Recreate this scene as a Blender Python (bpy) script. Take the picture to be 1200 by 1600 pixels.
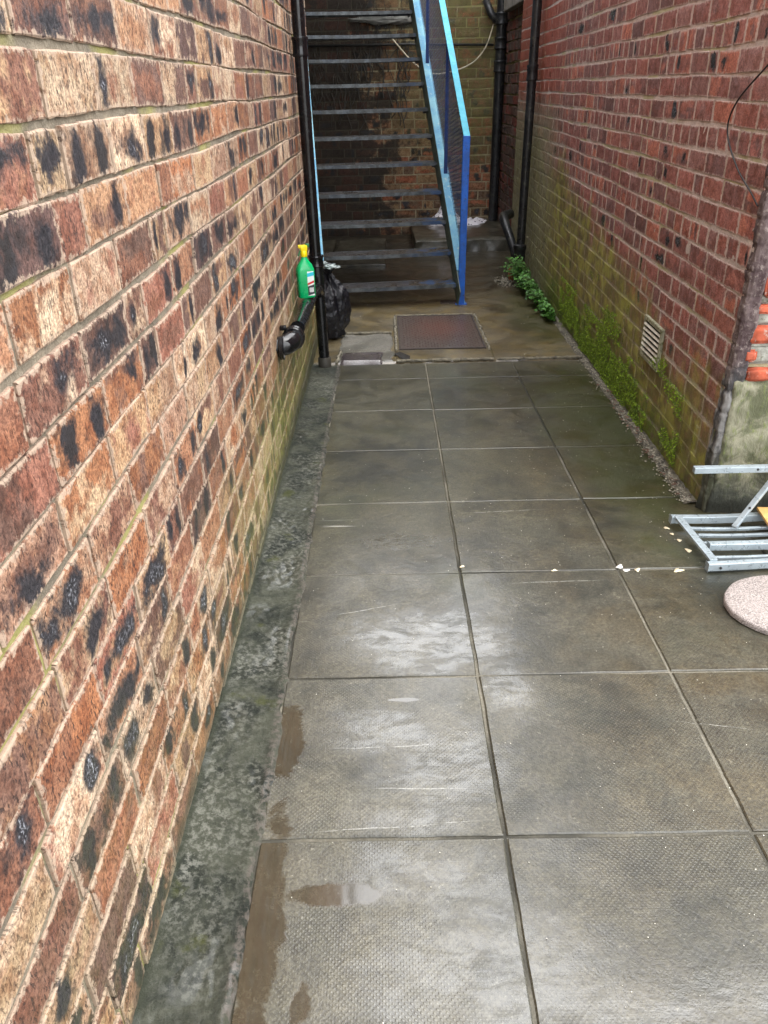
import bpy, bmesh, math, random
import numpy as np
from mathutils import Vector, Matrix
from mathutils import noise as mnoise
random.seed(7); rng = np.random.default_rng(11)
for o in list(bpy.data.objects): bpy.data.objects.remove(o)
S = bpy.context.scene
COL = S.collection
R = math.radians
# ---------------------------------------------------------------- camera
F_PX, PITCH, YAW, ROLL, CAMZ = 1199.524, 0.5063045, -0.0102382, -0.0253147, 1.60276
cp, sp = math.cos(PITCH), math.sin(PITCH)
fw = Vector((math.sin(YAW)*cp, math.cos(YAW)*cp, -sp))
rt = Vector((math.cos(YAW), -math.sin(YAW), 0)); up = rt.cross(fw)
rt2 = math.cos(ROLL)*rt + math.sin(ROLL)*up; up2 = -math.sin(ROLL)*rt + math.cos(ROLL)*up
cd = bpy.data.cameras.new('camera'); cam = bpy.data.objects.new('camera', cd); COL.objects.link(cam)
M4 = Matrix((rt2, up2, -fw)).transposed().to_4x4(); M4.translation = Vector((0, 0, CAMZ)); cam.matrix_world = M4
cd.sensor_fit = 'VERTICAL'; cd.sensor_height = 24.0; cd.lens = 24.0*F_PX/1600
cd.clip_start = 0.05; cd.clip_end = 500
S.camera = cam
# ---------------------------------------------------------------- world and sun (overcast)
W = bpy.data.worlds.new('World'); S.world = W; W.use_nodes = True
wn, wl = W.node_tree.nodes, W.node_tree.links
for n in list(wn): wn.remove(n)
SUN_EL, SUN_AZ = R(61), R(70)          # azimuth measured clockwise from +Y
sky = wn.new('ShaderNodeTexSky'); sky.sky_type = 'NISHITA'; sky.sun_disc = False
sky.sun_elevation = SUN_EL; sky.sun_rotation = SUN_AZ; sky.dust_density = 3.5; sky.ozone_density = 1.0; sky.air_density = 1.0
hsv = wn.new('ShaderNodeHueSaturation'); hsv.inputs['Saturation'].default_value = 0.26
bg = wn.new('ShaderNodeBackground'); bg.inputs['Strength'].default_value = 0.15
wo = wn.new('ShaderNodeOutputWorld')
gam = wn.new('ShaderNodeGamma'); gam.inputs['Gamma'].default_value = 0.5   # cloud evens the sky out
mul = wn.new('ShaderNodeVectorMath'); mul.operation = 'MULTIPLY'; mul.inputs[1].default_value = (3.4, 3.4, 3.4)
wl.new(sky.outputs[0], hsv.inputs['Color']); wl.new(hsv.outputs[0], gam.inputs[0]); wl.new(gam.outputs[0], mul.inputs[0]); wl.new(mul.outputs[0], bg.inputs[0]); wl.new(bg.outputs[0], wo.inputs[0])
sd = bpy.data.lights.new('sun', 'SUN'); sd.energy = 0.5; sd.angle = R(110); sd.color = (1, 0.965, 0.92)
sun = bpy.data.objects.new('sun', sd); COL.objects.link(sun)
sdir = Vector((math.sin(SUN_AZ)*math.cos(SUN_EL), math.cos(SUN_AZ)*math.cos(SUN_EL), math.sin(SUN_EL)))
sun.rotation_euler = sdir.to_track_quat('Z', 'Y').to_euler()
S.view_settings.view_transform = 'Standard'; S.view_settings.look = 'None'
S.view_settings.exposure = 2.05; S.view_settings.gamma = 1
S.render.engine = 'CYCLES'; S.render.resolution_x = 768; S.render.resolution_y = 1024
S.cycles.max_bounces = 8

# ---------------------------------------------------------------- tagging
def tag(o, label=None, cat=None, group=None, kind=None):
    if label: o['label'] = label
    if cat: o['category'] = cat
    if group: o['group'] = group
    if kind: o['kind'] = kind
    return o
def empty(name, loc=(0, 0, 0), rz=0):
    o = bpy.data.objects.new(name, None); COL.objects.link(o); o.location = loc; o.rotation_euler = (0, 0, rz)
    o.empty_display_size = 0.1
    return o
def gz(y): return -0.024057*(y-1.2513)          # the ground falls gently away from the camera

# ---------------------------------------------------------------- mesh builder
class MB:
    def __init__(s): s.v = []; s.f = []; s.uv = []; s.at = {}; s.pe = []
    def face(s, idx, uvs=None, **at):
        s.f.append(tuple(idx)); s.uv.append(uvs if uvs else [(0, 0)]*len(idx))
        for k, val in at.items(): s.at.setdefault(k, {})[len(s.f)-1] = val
    def add(s, pts):
        b = len(s.v); s.v.extend([tuple(p) for p in pts]); return b
    def box(s, c, size, mat=None, bev=0.0, jit=0.0):
        """box centred at c; mat is a 3x3 rotation; bev chamfers the long edges"""
        bm = bmesh.new(); bmesh.ops.create_cube(bm, size=1)
        for v in bm.verts: v.co = Vector((v.co.x*size[0], v.co.y*size[1], v.co.z*size[2]))
        if bev: bmesh.ops.bevel(bm, geom=bm.edges[:], offset=bev, segments=2, affect='EDGES', profile=0.6)
        s.from_bm(bm, c, mat, jit)
    def from_bm(s, bm, c=(0, 0, 0), mat=None, jit=0.0):
        c = Vector(c); b = len(s.v); bm.verts.ensure_lookup_table()
        for v in bm.verts:
            p = v.co.copy()
            if jit: p += Vector((random.uniform(-jit, jit), random.uniform(-jit, jit), random.uniform(-jit, jit)))
            if mat is not None: p = mat @ p
            s.v.append(tuple(p + c))
        for f in bm.faces: s.face([b+v.index for v in f.verts])
        bm.free()
    def bar(s, a, b, w, h, bev=0.0, upv=(0, 0, 1)):
        a, b = Vector(a), Vector(b); d = b-a; L = d.length; d.normalize()
        x = d.cross(Vector(upv)).normalized(); z = x.cross(d)
        s.box((a+b)/2, (w, L, h), Matrix((x, d, z)).transposed(), bev)
    def tube(s, pts, r, seg=16, cap=True):
        pts = [Vector(p) for p in pts]; n = len(pts)
        rr = r if isinstance(r, (list, tuple)) else [r]*n
        prev = None; base = len(s.v)
        for i, p in enumerate(pts):
            t = (pts[min(i+1, n-1)]-pts[max(i-1, 0)]).normalized()
            if prev is None: x = t.orthogonal().normalized()
            else: x = (prev - t*prev.dot(t)).normalized()
            prev = x; y = t.cross(x)
            for k in range(seg):
                a = 2*math.pi*k/seg; s.v.append(tuple(p + (x*math.cos(a)+y*math.sin(a))*rr[i]))
        for i in range(n-1):
            for k in range(seg):
                k2 = (k+1) % seg
                s.face([base+i*seg+k, base+i*seg+k2, base+(i+1)*seg+k2, base+(i+1)*seg+k])
        if cap:
            s.face([base+k for k in range(seg)][::-1]); s.face([base+(n-1)*seg+k for k in range(seg)])
    def lathe(s, prof, c, axis=(0, 0, 1), seg=24):
        q = Vector((0, 0, 1)).rotation_difference(Vector(axis)).to_matrix(); c = Vector(c); base = len(s.v)
        for r, z in prof:
            for k in range(seg):
                a = 2*math.pi*k/seg; s.v.append(tuple(c + q @ Vector((r*math.cos(a), r*math.sin(a), z))))
        for i in range(len(prof)-1):
            for k in range(seg):
                k2 = (k+1) % seg; s.face([base+i*seg+k, base+i*seg+k2, base+(i+1)*seg+k2, base+(i+1)*seg+k])
        s.face([base+k for k in range(seg)][::-1]); s.face([base+(len(prof)-1)*seg+k for k in range(seg)])
    def grid(s, nx, ny, fn):
        b = len(s.v)
        for j in range(ny+1):
            for i in range(nx+1): s.v.append(tuple(fn(i/nx, j/ny)))
        for j in range(ny):
            for i in range(nx):
                a = b+j*(nx+1)+i; s.face([a, a+1, a+nx+2, a+nx+1], [(i/nx, j/ny), ((i+1)/nx, j/ny), ((i+1)/nx, (j+1)/ny), (i/nx, (j+1)/ny)])
    def build(s, name, mat, parent=None, smooth=False, auto=None):
        me = bpy.data.meshes.new(name); me.from_pydata(s.v, [], s.f); 
        uvl = me.uv_layers.new(name='UVMap'); flat = []
        for u in s.uv:
            for a in u: flat.extend(a)
        uvl.data.foreach_set('uv', flat)
        for k, d in s.at.items():
            if k == 'edge': continue
            at = me.attributes.new(k, 'FLOAT_COLOR', 'FACE'); arr = np.zeros((len(s.f), 4), np.float32)
            for i, val in d.items(): arr[i, :len(val)] = val
            at.data.foreach_set('color', arr.ravel())
        if s.pe:
            at = me.attributes.new('edge', 'FLOAT', 'POINT'); a = np.zeros(len(s.v), np.float32); a[:len(s.pe)] = s.pe; at.data.foreach_set('value', a)
        if smooth: me.polygons.foreach_set('use_smooth', [True]*len(me.polygons))
        me.materials.append(mat)
        o = bpy.data.objects.new(name, me); COL.objects.link(o)
        if auto:
            me.polygons.foreach_set('use_smooth', [True]*len(me.polygons)); me.set_sharp_from_angle(angle=R(auto))
        if parent: o.parent = parent
        me.update(); return o
def local(o, parent):
    """give a part built in world coordinates to a thing placed elsewhere"""
    o.parent = parent; o.matrix_parent_inverse = parent.matrix_basis.inverted(); return o

# ---------------------------------------------------------------- material helper
class NT:
    def __init__(s, name):
        s.m = bpy.data.materials.new(name); s.m.use_nodes = True; s.n = s.m.node_tree.nodes; s.l = s.m.node_tree.links
        s.b = s.n['Principled BSDF']; s.tc = s.n.new('ShaderNodeTexCoord'); s.g = s.n.new('ShaderNodeNewGeometry')
        s.pos = s.g.outputs['Position']
    def put(s, sock, v):
        if hasattr(v, 'is_linked') or hasattr(v, 'links'): s.l.new(v, sock)
        elif isinstance(v, (tuple, list)) and len(v) == 3 and sock.type == 'RGBA': sock.default_value = (*v, 1)
        else: sock.default_value = v
    def math(s, op, a, b=0.0, c=0.0, clamp=False):
        n = s.n.new('ShaderNodeMath'); n.operation = op; n.use_clamp = clamp
        s.put(n.inputs[0], a); s.put(n.inputs[1], b); s.put(n.inputs[2], c); return n.outputs[0]
    def vm(s, op, a, b=(0, 0, 0)):
        n = s.n.new('ShaderNodeVectorMath'); n.operation = op; s.put(n.inputs[0], a); s.put(n.inputs[1], b)
        return n.outputs['Value'] if op in ('LENGTH', 'DOT_PRODUCT', 'DISTANCE') else n.outputs[0]
    def noise(s, scale, det=4, rough=0.55, vec=None, col=False, dist=0.0):
        n = s.n.new('ShaderNodeTexNoise'); n.inputs['Scale'].default_value = scale; n.inputs['Detail'].default_value = det
        n.inputs['Roughness'].default_value = rough; n.inputs['Distortion'].default_value = dist
        s.l.new(vec if vec is not None else s.pos, n.inputs['Vector']); return n.outputs['Color' if col else 'Fac']
    def vor(s, scale, vec=None, feat='F1', out='Distance'):
        n = s.n.new('ShaderNodeTexVoronoi'); n.feature = feat; n.inputs['Scale'].default_value = scale
        s.l.new(vec if vec is not None else s.pos, n.inputs['Vector']); return n.outputs[out]
    def ss(s, v, lo, hi, t0=0.0, t1=1.0):
        n = s.n.new('ShaderNodeMapRange'); n.interpolation_type = 'SMOOTHSTEP'
        s.put(n.inputs[0], v); n.inputs[1].default_value = lo; n.inputs[2].default_value = hi; n.inputs[3].default_value = t0; n.inputs[4].default_value = t1
        return n.outputs[0]
    def mix(s, f, a, b, mode='MIX'):
        n = s.n.new('ShaderNodeMix'); n.data_type = 'RGBA'; n.blend_type = mode
        s.put(n.inputs[0], f); s.put(n.inputs[6], a); s.put(n.inputs[7], b); return n.outputs[2]
    def sep(s, v):
        n = s.n.new('ShaderNodeSeparateXYZ'); s.l.new(v, n.inputs[0]); return n.outputs
    def comb(s, x, y, z=0.0):
        n = s.n.new('ShaderNodeCombineXYZ'); s.put(n.inputs[0], x); s.put(n.inputs[1], y); s.put(n.inputs[2], z); return n.outputs[0]
    def attr(s, name):
        n = s.n.new('ShaderNodeAttribute'); n.attribute_name = name; return n
    def bump(s, h, strength=0.5, dist=0.01, nrm=None):
        n = s.n.new('ShaderNodeBump'); n.inputs['Strength'].default_value = strength; n.inputs['Distance'].default_value = dist
        s.l.new(h, n.inputs['Height'])
        if nrm is not None: s.l.new(nrm, n.inputs['Normal'])
        return n.outputs[0]
    def scale(s, v, x, y, z): return s.vm('MULTIPLY', v, (x, y, z))
    def set(s, **k):
        nm = dict(col='Base Color', rough='Roughness', spec='Specular IOR Level', metal='Metallic', nrm='Normal', coat='Coat Weight',
                  crough='Coat Roughness', cnrm='Coat Normal', cior='Coat IOR', trans='Transmission Weight', alpha='Alpha', ior='IOR')
        for a, v in k.items(): s.put(s.b.inputs[nm[a]], v)
        return s.m
def blob(t, x, y, cx, cy, rx, ry):
    a = t.math('MULTIPLY', t.math('SUBTRACT', x, cx), 1/rx); b = t.math('MULTIPLY', t.math('SUBTRACT', y, cy), 1/ry)
    return t.math('SQRT', t.math('ADD', t.math('MULTIPLY', a, a), t.math('MULTIPLY', b, b)))

def simple(name, col, rough=0.5, metal=0.0, var=0.25, vscale=8, bump=0.0, bscale=60, dirt=None, dirt_amt=0.5, coat=0.0):
    t = NT(name); n = t.noise(vscale, 6, 0.6)
    c = t.mix(t.ss(n, 0.3, 0.7), tuple(x*(1-var) for x in col), tuple(min(1, x*(1+var)) for x in col))
    if dirt: c = t.mix(t.ss(t.noise(vscale*2.3, 8, 0.7), 0.62-dirt_amt*0.25, 0.72-dirt_amt*0.15), c, dirt)
    r = t.ss(t.noise(vscale*3, 4), 0.3, 0.7, max(0.03, rough-0.12), min(1, rough+0.15))
    t.set(col=c, rough=r, metal=metal, coat=coat, crough=0.08)
    if bump: t.set(nrm=t.bump(t.noise(bscale, 5), bump, 0.004))
    return t.m

# ---------------------------------------------------------------- brick materials
def brick_mat(name, edge_col, edge_amt, fleck, moss, rough=0.75, gain=1.0, wet=0.0, sm_n=1.3):
    """fired brick: every brick carries its own colours and burn marks as attributes"""
    t = NT(name); uv = t.tc.outputs['UV']; u, v, _ = t.sep(uv)
    b1 = t.attr('bcol').outputs['Color']; b2 = t.attr('bcol2').outputs['Color']
    m1 = t.attr('mk1'); m2 = t.attr('mk2'); sd_ = t.attr('seed').outputs['Color']
    wv = t.vm('ADD', t.pos, t.scale(sd_, 7, 5, 3))
    warp = t.math('ADD', t.math('MULTIPLY', t.math('SUBTRACT', t.noise(17, 3, 0.5, wv), 0.5), 3.0), t.math('MULTIPLY', t.math('SUBTRACT', t.noise(70, 6, 0.7, wv), 0.5), 1.6))
    def mk(a):
        cx, cy, sx = t.sep(a.outputs['Vector']); sy = a.outputs['Alpha']
        du = t.math('DIVIDE', t.math('SUBTRACT', u, cx), t.math('MAXIMUM', sx, 1e-4))
        dv = t.math('DIVIDE', t.math('SUBTRACT', v, cy), t.math('MAXIMUM', sy, 1e-4))
        d = t.math('SQRT', t.math('ADD', t.math('MULTIPLY', du, du), t.math('MULTIPLY', dv, dv)))
        return t.math('ADD', d, warp)
    d1, d2 = mk(m1), mk(m2)
    fine = t.noise(150, 8, 0.72, wv); mid = t.noise(24, 6, 0.65, wv)
    c = t.mix(t.math('MAXIMUM', t.ss(d2, 1.25, 0.5), t.ss(t.noise(13, 5, .6, t.vm('ADD', wv, (5, 5, 5))), .50, .64, 0, .85)), b1, b2)
    c = t.mix(t.ss(mid, 0.42, 0.62), c, t.mix(0.65, c, (0.5, 0.3, 0.2), 'MULTIPLY'))
    c = t.mix(t.math('MULTIPLY', t.ss(t.noise(60, 6, .7, wv), .54, .62), .45), c, t.mix(0.8, c, (0.32, 0.2, 0.17), 'MULTIPLY'))
    c = t.mix(t.ss(fine, 0.38, 0.62, 0, 1), t.mix(0.75, c, (0.36, 0.28, 0.26), 'MULTIPLY'), t.mix(0.5*gain, c, (1.35, 1.28, 1.18), 'MULTIPLY'))
    # vertical drag pits
    stv = t.comb(t.math('MULTIPLY', u, 190.0), t.math('MULTIPLY', v, 62.0), t.math('MULTIPLY', t.sep(sd_)[0], 40.0))
    pits = t.ss(t.noise(1.0, 4, 0.65, stv), 0.57, 0.63)
    pitd = t.math('MULTIPLY', pits, t.math('MULTIPLY', t.ss(t.sep(sd_)[1], 0.15, 0.7, 0.25, 1.0), fleck))
    c = t.mix(pitd, c, (0.035, 0.02, 0.018))
    burn = t.ss(d1, 1.25, 0.35)
    c = t.mix(burn, c, t.mix(t.ss(fine, .4, .65), (0.012, 0.012, 0.016), (0.045, 0.04, 0.045)))
    core = t.math('MULTIPLY', t.ss(d1, 0.45, 0.0), t.ss(fine, 0.5, 0.62))
    c = t.mix(t.math('MULTIPLY', core, t.ss(t.sep(sd_)[2], 0.6, 0.9, 0, 0.8)), c, (0.45, 0.47, 0.52))
    e = t.attr('edge').outputs['Fac']
    hx, hy, _h = t.sep(t.attr('hs').outputs['Vector']); de = t.math('MINIMUM', t.math('SUBTRACT', hx, t.math('ABSOLUTE', u)), t.math('SUBTRACT', hy, t.math('ABSOLUTE', v)))
    sm = t.ss(t.math('ADD', de, t.math('MULTIPLY', t.math('SUBTRACT', t.noise(60, 6, 0.7, wv), 0.5), .05*sm_n)), .0085, 0.0015)
    c = t.mix(t.math('MULTIPLY', sm, edge_amt), c, edge_col)
    c = moss(t, c)
    h = t.math('SUBTRACT', t.math('ADD', t.math('MULTIPLY', fine, 0.35), t.math('MULTIPLY', mid, 0.6)), t.math('MULTIPLY', pits, 0.55))
    nr = t.bump(h, 1.0, 0.006)
    ro = t.math('SUBTRACT', rough, t.math('MULTIPLY', burn, 0.35))
    t.set(col=c, rough=ro, nrm=nr, spec=0.4 + wet)
    return t.m
def mortar_mat(name, a, b, moss, scale=14):
    t = NT(name); n = t.noise(scale, 8, 0.65); f = t.noise(220, 4, 0.7)
    c = t.mix(t.ss(n, 0.32, 0.68), a, b)
    c = t.mix(t.ss(f, 0.35, 0.7), t.mix(0.6, c, (0.4, 0.38, 0.35), 'MULTIPLY'), c)
    c = moss(t, c)
    t.set(col=c, rough=0.92, nrm=t.bump(t.math('ADD', f, t.math('MULTIPLY', n, 2.0)), 0.8, 0.006)); return t.m

def moss_left(t, c):
    x, y, z = t.sep(t.pos); n = t.noise(3.2, 5, 0.6); n2 = t.noise(28, 6, 0.7)
    # damp algae near the foot, mostly by the waste pipe
    hgt = t.math('ADD', z, t.math('MULTIPLY', t.math('SUBTRACT', n, 0.5), 0.9))
    low = t.ss(hgt, 0.75, 0.15); far = t.ss(y, 1.6, 3.6, 0.18, 1.0)
    a = t.math('MULTIPLY', t.math('MULTIPLY', low, far), t.ss(n2, 0.35, 0.62, 0.25, 0.85))
    c = t.mix(a, c, (0.16, 0.17, 0.035))
    foot = t.ss(t.math('ADD', z, t.math('MULTIPLY', t.math('SUBTRACT', n2, 0.5), 0.12)), 0.10, 0.0)
    c = t.mix(t.math('MULTIPLY', foot, 0.8), c, (0.045, 0.05, 0.03))
    return c
def moss_left_mortar(t, c):
    c = moss_left(t, c)
    return t.mix(t.math('MULTIPLY', t.ss(t.noise(2.6, 4), 0.5, 0.62), 0.55), c, (0.30, 0.29, 0.05))
def moss_right(t, c, strong=1.0, brick=True):
    x, y, z = t.sep(t.pos); n = t.noise(1.7, 4, 0.6); n2 = t.noise(30, 6, 0.7); st = t.noise(1.0, 4, 0.6, t.scale(t.pos, 14, 14, 1.2))
    if brick:
        red = t.math('MULTIPLY', t.ss(y, 6.6, 7.6), t.ss(t.math('ADD', z, t.math('MULTIPLY', t.math('SUBTRACT', n, 0.5), 0.7)), 1.35, 1.6))
        c = t.mix(t.math('MULTIPLY', red, .75), c, t.mix(n2, (.20, .045, .03), (.50, .12, .06)))
    top = t.ss(y, 3.0, 8.5, 0.40, 1.05)                     # algae climbs higher toward the far end
    hh = t.math('ADD', t.math('SUBTRACT', z, top), t.math('MULTIPLY', t.math('SUBTRACT', n, 0.5), 0.8))
    hh = t.math('ADD', hh, t.math('MULTIPLY', t.math('SUBTRACT', st, 0.5), 0.5))
    a = t.math('MULTIPLY', t.ss(hh, 0.22, -0.10), t.ss(n2, 0.3, 0.55, 0.6, 0.93))
    a = t.math('MULTIPLY', a, strong)
    g = t.mix(t.ss(t.noise(9, 4), 0.4, 0.65), (0.15, 0.135, 0.038), (0.33, 0.33, 0.06))
    c = t.mix(a, c, g)
    base = t.ss(t.math('ADD', z, t.math('MULTIPLY', t.math('SUBTRACT', t.noise(7, 5), 0.5), 0.5)), 0.16, -0.14)
    c = t.mix(t.math('MULTIPLY', base, 0.8), c, t.mix(t.ss(n2, 0.45, 0.6), (0.04, 0.04, 0.018), (0.10, 0.14, 0.015)))
    mb_ = t.math('MULTIPLY', t.ss(t.math('ADD', z, t.math('MULTIPLY', t.math('SUBTRACT', t.noise(5, 6, .7), .5), .55)), .20, .02), t.math('MULTIPLY', t.ss(y, 3.2, 4.2), t.ss(y, 8.0, 6.8)))
    mb_ = t.math('MULTIPLY', mb_, t.ss(n2, .38, .55))
    c = t.mix(t.math('MULTIPLY', mb_, .85), c, t.mix(t.ss(t.noise(90, 4, .7), .4, .6), (.05, .09, .010), (.17, .27, .02)))
    # grey weathering of the stretch next to the far downpipe
    far = t.math('MULTIPLY', t.ss(y, 6.6, 7.6), t.ss(z, 1.6, 1.2))
    c = t.mix(t.math('MULTIPLY', far, 0.72), c, t.mix(t.ss(n2, 0.4, 0.65), (0.20, 0.185, 0.10), (0.38, 0.35, 0.24)))
    return c
def moss_right_mortar(t, c):
    c = moss_right(t, c, 0.6, False)
    return t.mix(t.math('MULTIPLY', t.ss(t.noise(2.1, 3), 0.5, 0.62), 0.5), c, (0.34, 0.36, 0.10))
def moss_shade_back(t, c):
    x, y, z = t.sep(t.pos); n = t.noise(1.3, 4, 0.6); n2 = t.noise(18, 6, 0.7)
    a = t.math('MULTIPLY', t.ss(t.math('ADD', z, t.math('MULTIPLY', t.math('SUBTRACT', n, 0.5), 2.0)), 0.3, 1.5), t.ss(n2, 0.3, 0.6, 0.25, 0.8))
    a = t.math('MULTIPLY', a, t.ss(x, -0.3, 0.9, 0.1, 1.0))
    c = t.mix(a, c, t.mix(n2, (0.07, 0.07, 0.025), (0.20, 0.19, 0.06)))
    # shade behind the stairs painted into the dark coating and creeper stain
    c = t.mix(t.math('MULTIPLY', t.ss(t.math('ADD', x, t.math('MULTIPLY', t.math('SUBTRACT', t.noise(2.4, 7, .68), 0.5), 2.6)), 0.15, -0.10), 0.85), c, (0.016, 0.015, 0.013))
    return c

PAL_L = [(.80, .60, .38), (.66, .45, .26), (.62, .36, .20), (.66, .48, .29), (.60, .38, .22), (.76, .60, .42), (.66, .48, .34), (.52, .20, .08), (.36, .15, .08), (.30, .14, .10), (.54, .36, .24), (.17, .09, .08), (.22, .11, .085), (.44, .18, .10), (.46, .19, .08), (.27, .11, .075), (.15, .070, .060), (.20, .095, .07), (.34, .14, .085), (.50, .25, .14), (.52, .38, .23), (.24, .10, .075), (.42, .17, .12), (.58, .36, .25), (.13, .065, .055)]
mixp = lambda P, q, k: [tuple(a*(1-k)+b*k for a, b in zip(p, q)) for p in P]
PAL_L = mixp(PAL_L, (.42, .29, .19), .18)+[(.86, .68, .50), (.78, .62, .44), (.15, .085, .075)]
PAL_R = [(.20, .080, .070), (.25, .095, .080), (.17, .080, .076), (.29, .115, .090), (.12, .065, .066), (.20, .105, .098), (.36, .13, .085), (.19, .070, .058), (.24, .090, .078), (.22, .10, .09)]
PAL_B = [(.15, .08, .045), (.19, .10, .055), (.12, .08, .045), (.22, .085, .045), (.10, .07, .045), (.17, .12, .065)]

PAL_R = mixp(PAL_R, (.24, .145, .13), .22)
def wander(u, r, seed):
    return 0.0035*math.sin(u*2.1+r*1.7+seed)+0.0025*math.sin(u*5.3+r*0.9+seed*2)
def brick_face(O, U, V, N, length, rows, ch, bl, pal, burn=0.45, jt=0.010, jv=None, lip=.0038, bright=1.0, offr=.0012, seed=1, detail=(6, 3), headers=0.1, header_rows=0, depth=0.03, skip=None, two=0.35, jit=1.0):
    rnd = random.Random(seed); mb = MB(); O, U, V, N = map(Vector, (O, U, V, N))
    nx, ny = detail; jv = jt if jv is None else jv
    for r in range(rows):
        u = -rnd.uniform(0, bl); hr = header_rows and (r % header_rows == 1)
        while u < length:
            L = bl*0.5 if (hr or rnd.random() < headers) else bl
            L *= rnd.uniform(0.97, 1.03)
            a, b = max(u, 0), min(u+L, length); u += L
            if b-a < 0.03: continue
            if skip and skip((a+b)/2, (r+.5)*ch, a, b): continue
            w0, w1 = a+jv*rnd.uniform(.3, .7), b-jv*rnd.uniform(.3, .7)
            v0, v1 = r*ch+jt*rnd.uniform(.35, .65), (r+1)*ch-jt*rnd.uniform(.35, .65)
            cx, cy = (w0+w1)/2, (v0+v1)/2; W_, H_ = w1-w0, v1-v0
            base = len(mb.v); tilt = rnd.uniform(-.0018, .0018); off = rnd.uniform(-offr, offr)
            col = Vector(rnd.choice(pal)); col = col*rnd.uniform(.82, 1.15)*bright
            col2 = Vector(rnd.choice(pal))*bright
            chip = [rnd.uniform(0, .009) if rnd.random() < .5 else .002 for _ in range(4)]
            sag = rnd.uniform(-.002, .002)
            m1 = (0, 0, 1e-4, 1e-4); m2 = (0, 0, 1e-4, 1e-4)
            if rnd.random() < burn:
                k = rnd.random()
                if k < .5: m1 = (rnd.choice([-.28, .28])*W_, rnd.uniform(-.1, .1)*H_, .15*W_*rnd.uniform(.7, 1.3), .56*H_*rnd.uniform(.75, 1.3))
                elif k < .78: m1 = (rnd.uniform(-.1, .1)*W_, rnd.uniform(-.25, .25)*H_, .44*W_*rnd.uniform(.7, 1.3), .36*H_*rnd.uniform(.7, 1.5))
                else: m1 = (rnd.uniform(-.3, .3)*W_, rnd.uniform(-.1, .1)*H_, .2*W_, .38*H_)
            if rnd.random() < .6:
                if rnd.random() < .5: m2 = (rnd.uniform(-.35, .35)*W_, 0, .28*W_*rnd.uniform(.5, 1.2), .6*H_)
                else: m2 = (0, rnd.uniform(-.3, .3)*H_, .5*W_, .28*H_*rnd.uniform(.7, 1.2))
            if two and rnd.random() < two and burn > 0.2 and m1[2] > 1e-3:
                m2 = (-m1[0], m1[1], m1[2]*1.1, m1[3]); col2 = Vector((.02, .018, .022))
            # grid: outer ring lies back and carries edge = 1
            eu, ev = min(.2, .0026/W_), .0026/H_; us = [0, eu]+[eu+(1-2*eu)*i/(nx-2) for i in range(1, nx-2)]+[1-eu, 1] if nx > 3 else [0, eu, 1-eu, 1]
            vs = [0, ev]+[ev+(1-2*ev)*i/(ny-2) for i in range(1, ny-2)]+[1-ev, 1] if ny > 3 else [0, ev, 1-ev, 1]
            nu, nv = len(us), len(vs)
            for j, vv in enumerate(vs):
                for i, uu in enumerate(us):
                    ring = i in (0, nu-1) or j in (0, nv-1)
                    px = w0+W_*uu; py = v0+H_*vv
                    if ring:
                        px += rnd.uniform(-.0014, .0014)*jit; py += rnd.uniform(-.0016, .0016)*jit
                        cidx = (i == nu-1)+2*(j == nv-1)
                        if i in (0, nu-1) and j in (0, nv-1):
                            px += (chip[cidx] if i == 0 else -chip[cidx])*.7; py += (chip[cidx] if j == 0 else -chip[cidx])*.7
                        d = -lip
                    else: d = rnd.uniform(-.0012, .0012)*jit
                    py += sag*(1-4*(uu-.5)**2)+wander(px, r, seed)
                    d += off+tilt*(uu-.5)
                    mb.v.append(tuple(O+U*px+V*py+N*d)); mb.pe.append(1.0 if ring else 0.0)
            at = dict(hs=(W_/2, H_/2, 0), bcol=tuple(col), bcol2=tuple(col2), mk1=m1, mk2=m2, seed=(rnd.random(), rnd.random(), rnd.random()))
            def luv(k): 
                i, j = k % nu, k//nu; return (W_*(us[i]-.5), H_*(vs[j]-.5))
            for j in range(nv-1):
                for i in range(nu-1):
                    ks = [j*nu+i, j*nu+i+1, (j+1)*nu+i+1, (j+1)*nu+i]
                    mb.face([base+k for k in ks], [luv(k) for k in ks], **at)
            # sides back into the wall
            ringk = [i for i in range(nu)]+[j*nu+nu-1 for j in range(1, nv)]+[(nv-1)*nu+i for i in range(nu-2, -1, -1)]+[j*nu for j in range(nv-2, 0, -1)]
            b2 = len(mb.v)
            for k in ringk:
                p = Vector(mb.v[base+k]) - N*depth; mb.v.append(tuple(p)); mb.pe.append(1.0)
            m = len(ringk)
            for q in range(m):
                k, k2 = ringk[q], ringk[(q+1) % m]
                mb.face([base+k, b2+q, b2+(q+1) % m, base+k2], [luv(k), luv(k), luv(k2), luv(k2)], **at)
    return mb
def backing(O, U, V, N, l, h, recess, thick, nu=1, nv=1, rough=0.0):
    """mortar bed behind the brick faces, a solid slab of wall"""
    mb = MB(); O, U, V, N = map(Vector, (O, U, V, N))
    mb.grid(nu, nv, lambda a, b: O+U*(l*a)+V*(h*b)-N*(recess+random.uniform(-rough, rough)))
    A = [O+U*(l*a)+V*(h*b)-N*(recess+.004) for a, b in ((0, 0), (1, 0), (1, 1), (0, 1))]; B = [p-N*thick for p in A]
    b = mb.add(A+B)
    mb.face([b+4, b+7, b+6, b+5])
    for i in range(4): mb.face([b+i, b+4+i, b+4+(i+1) % 4, b+(i+1) % 4])
    return mb
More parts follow.
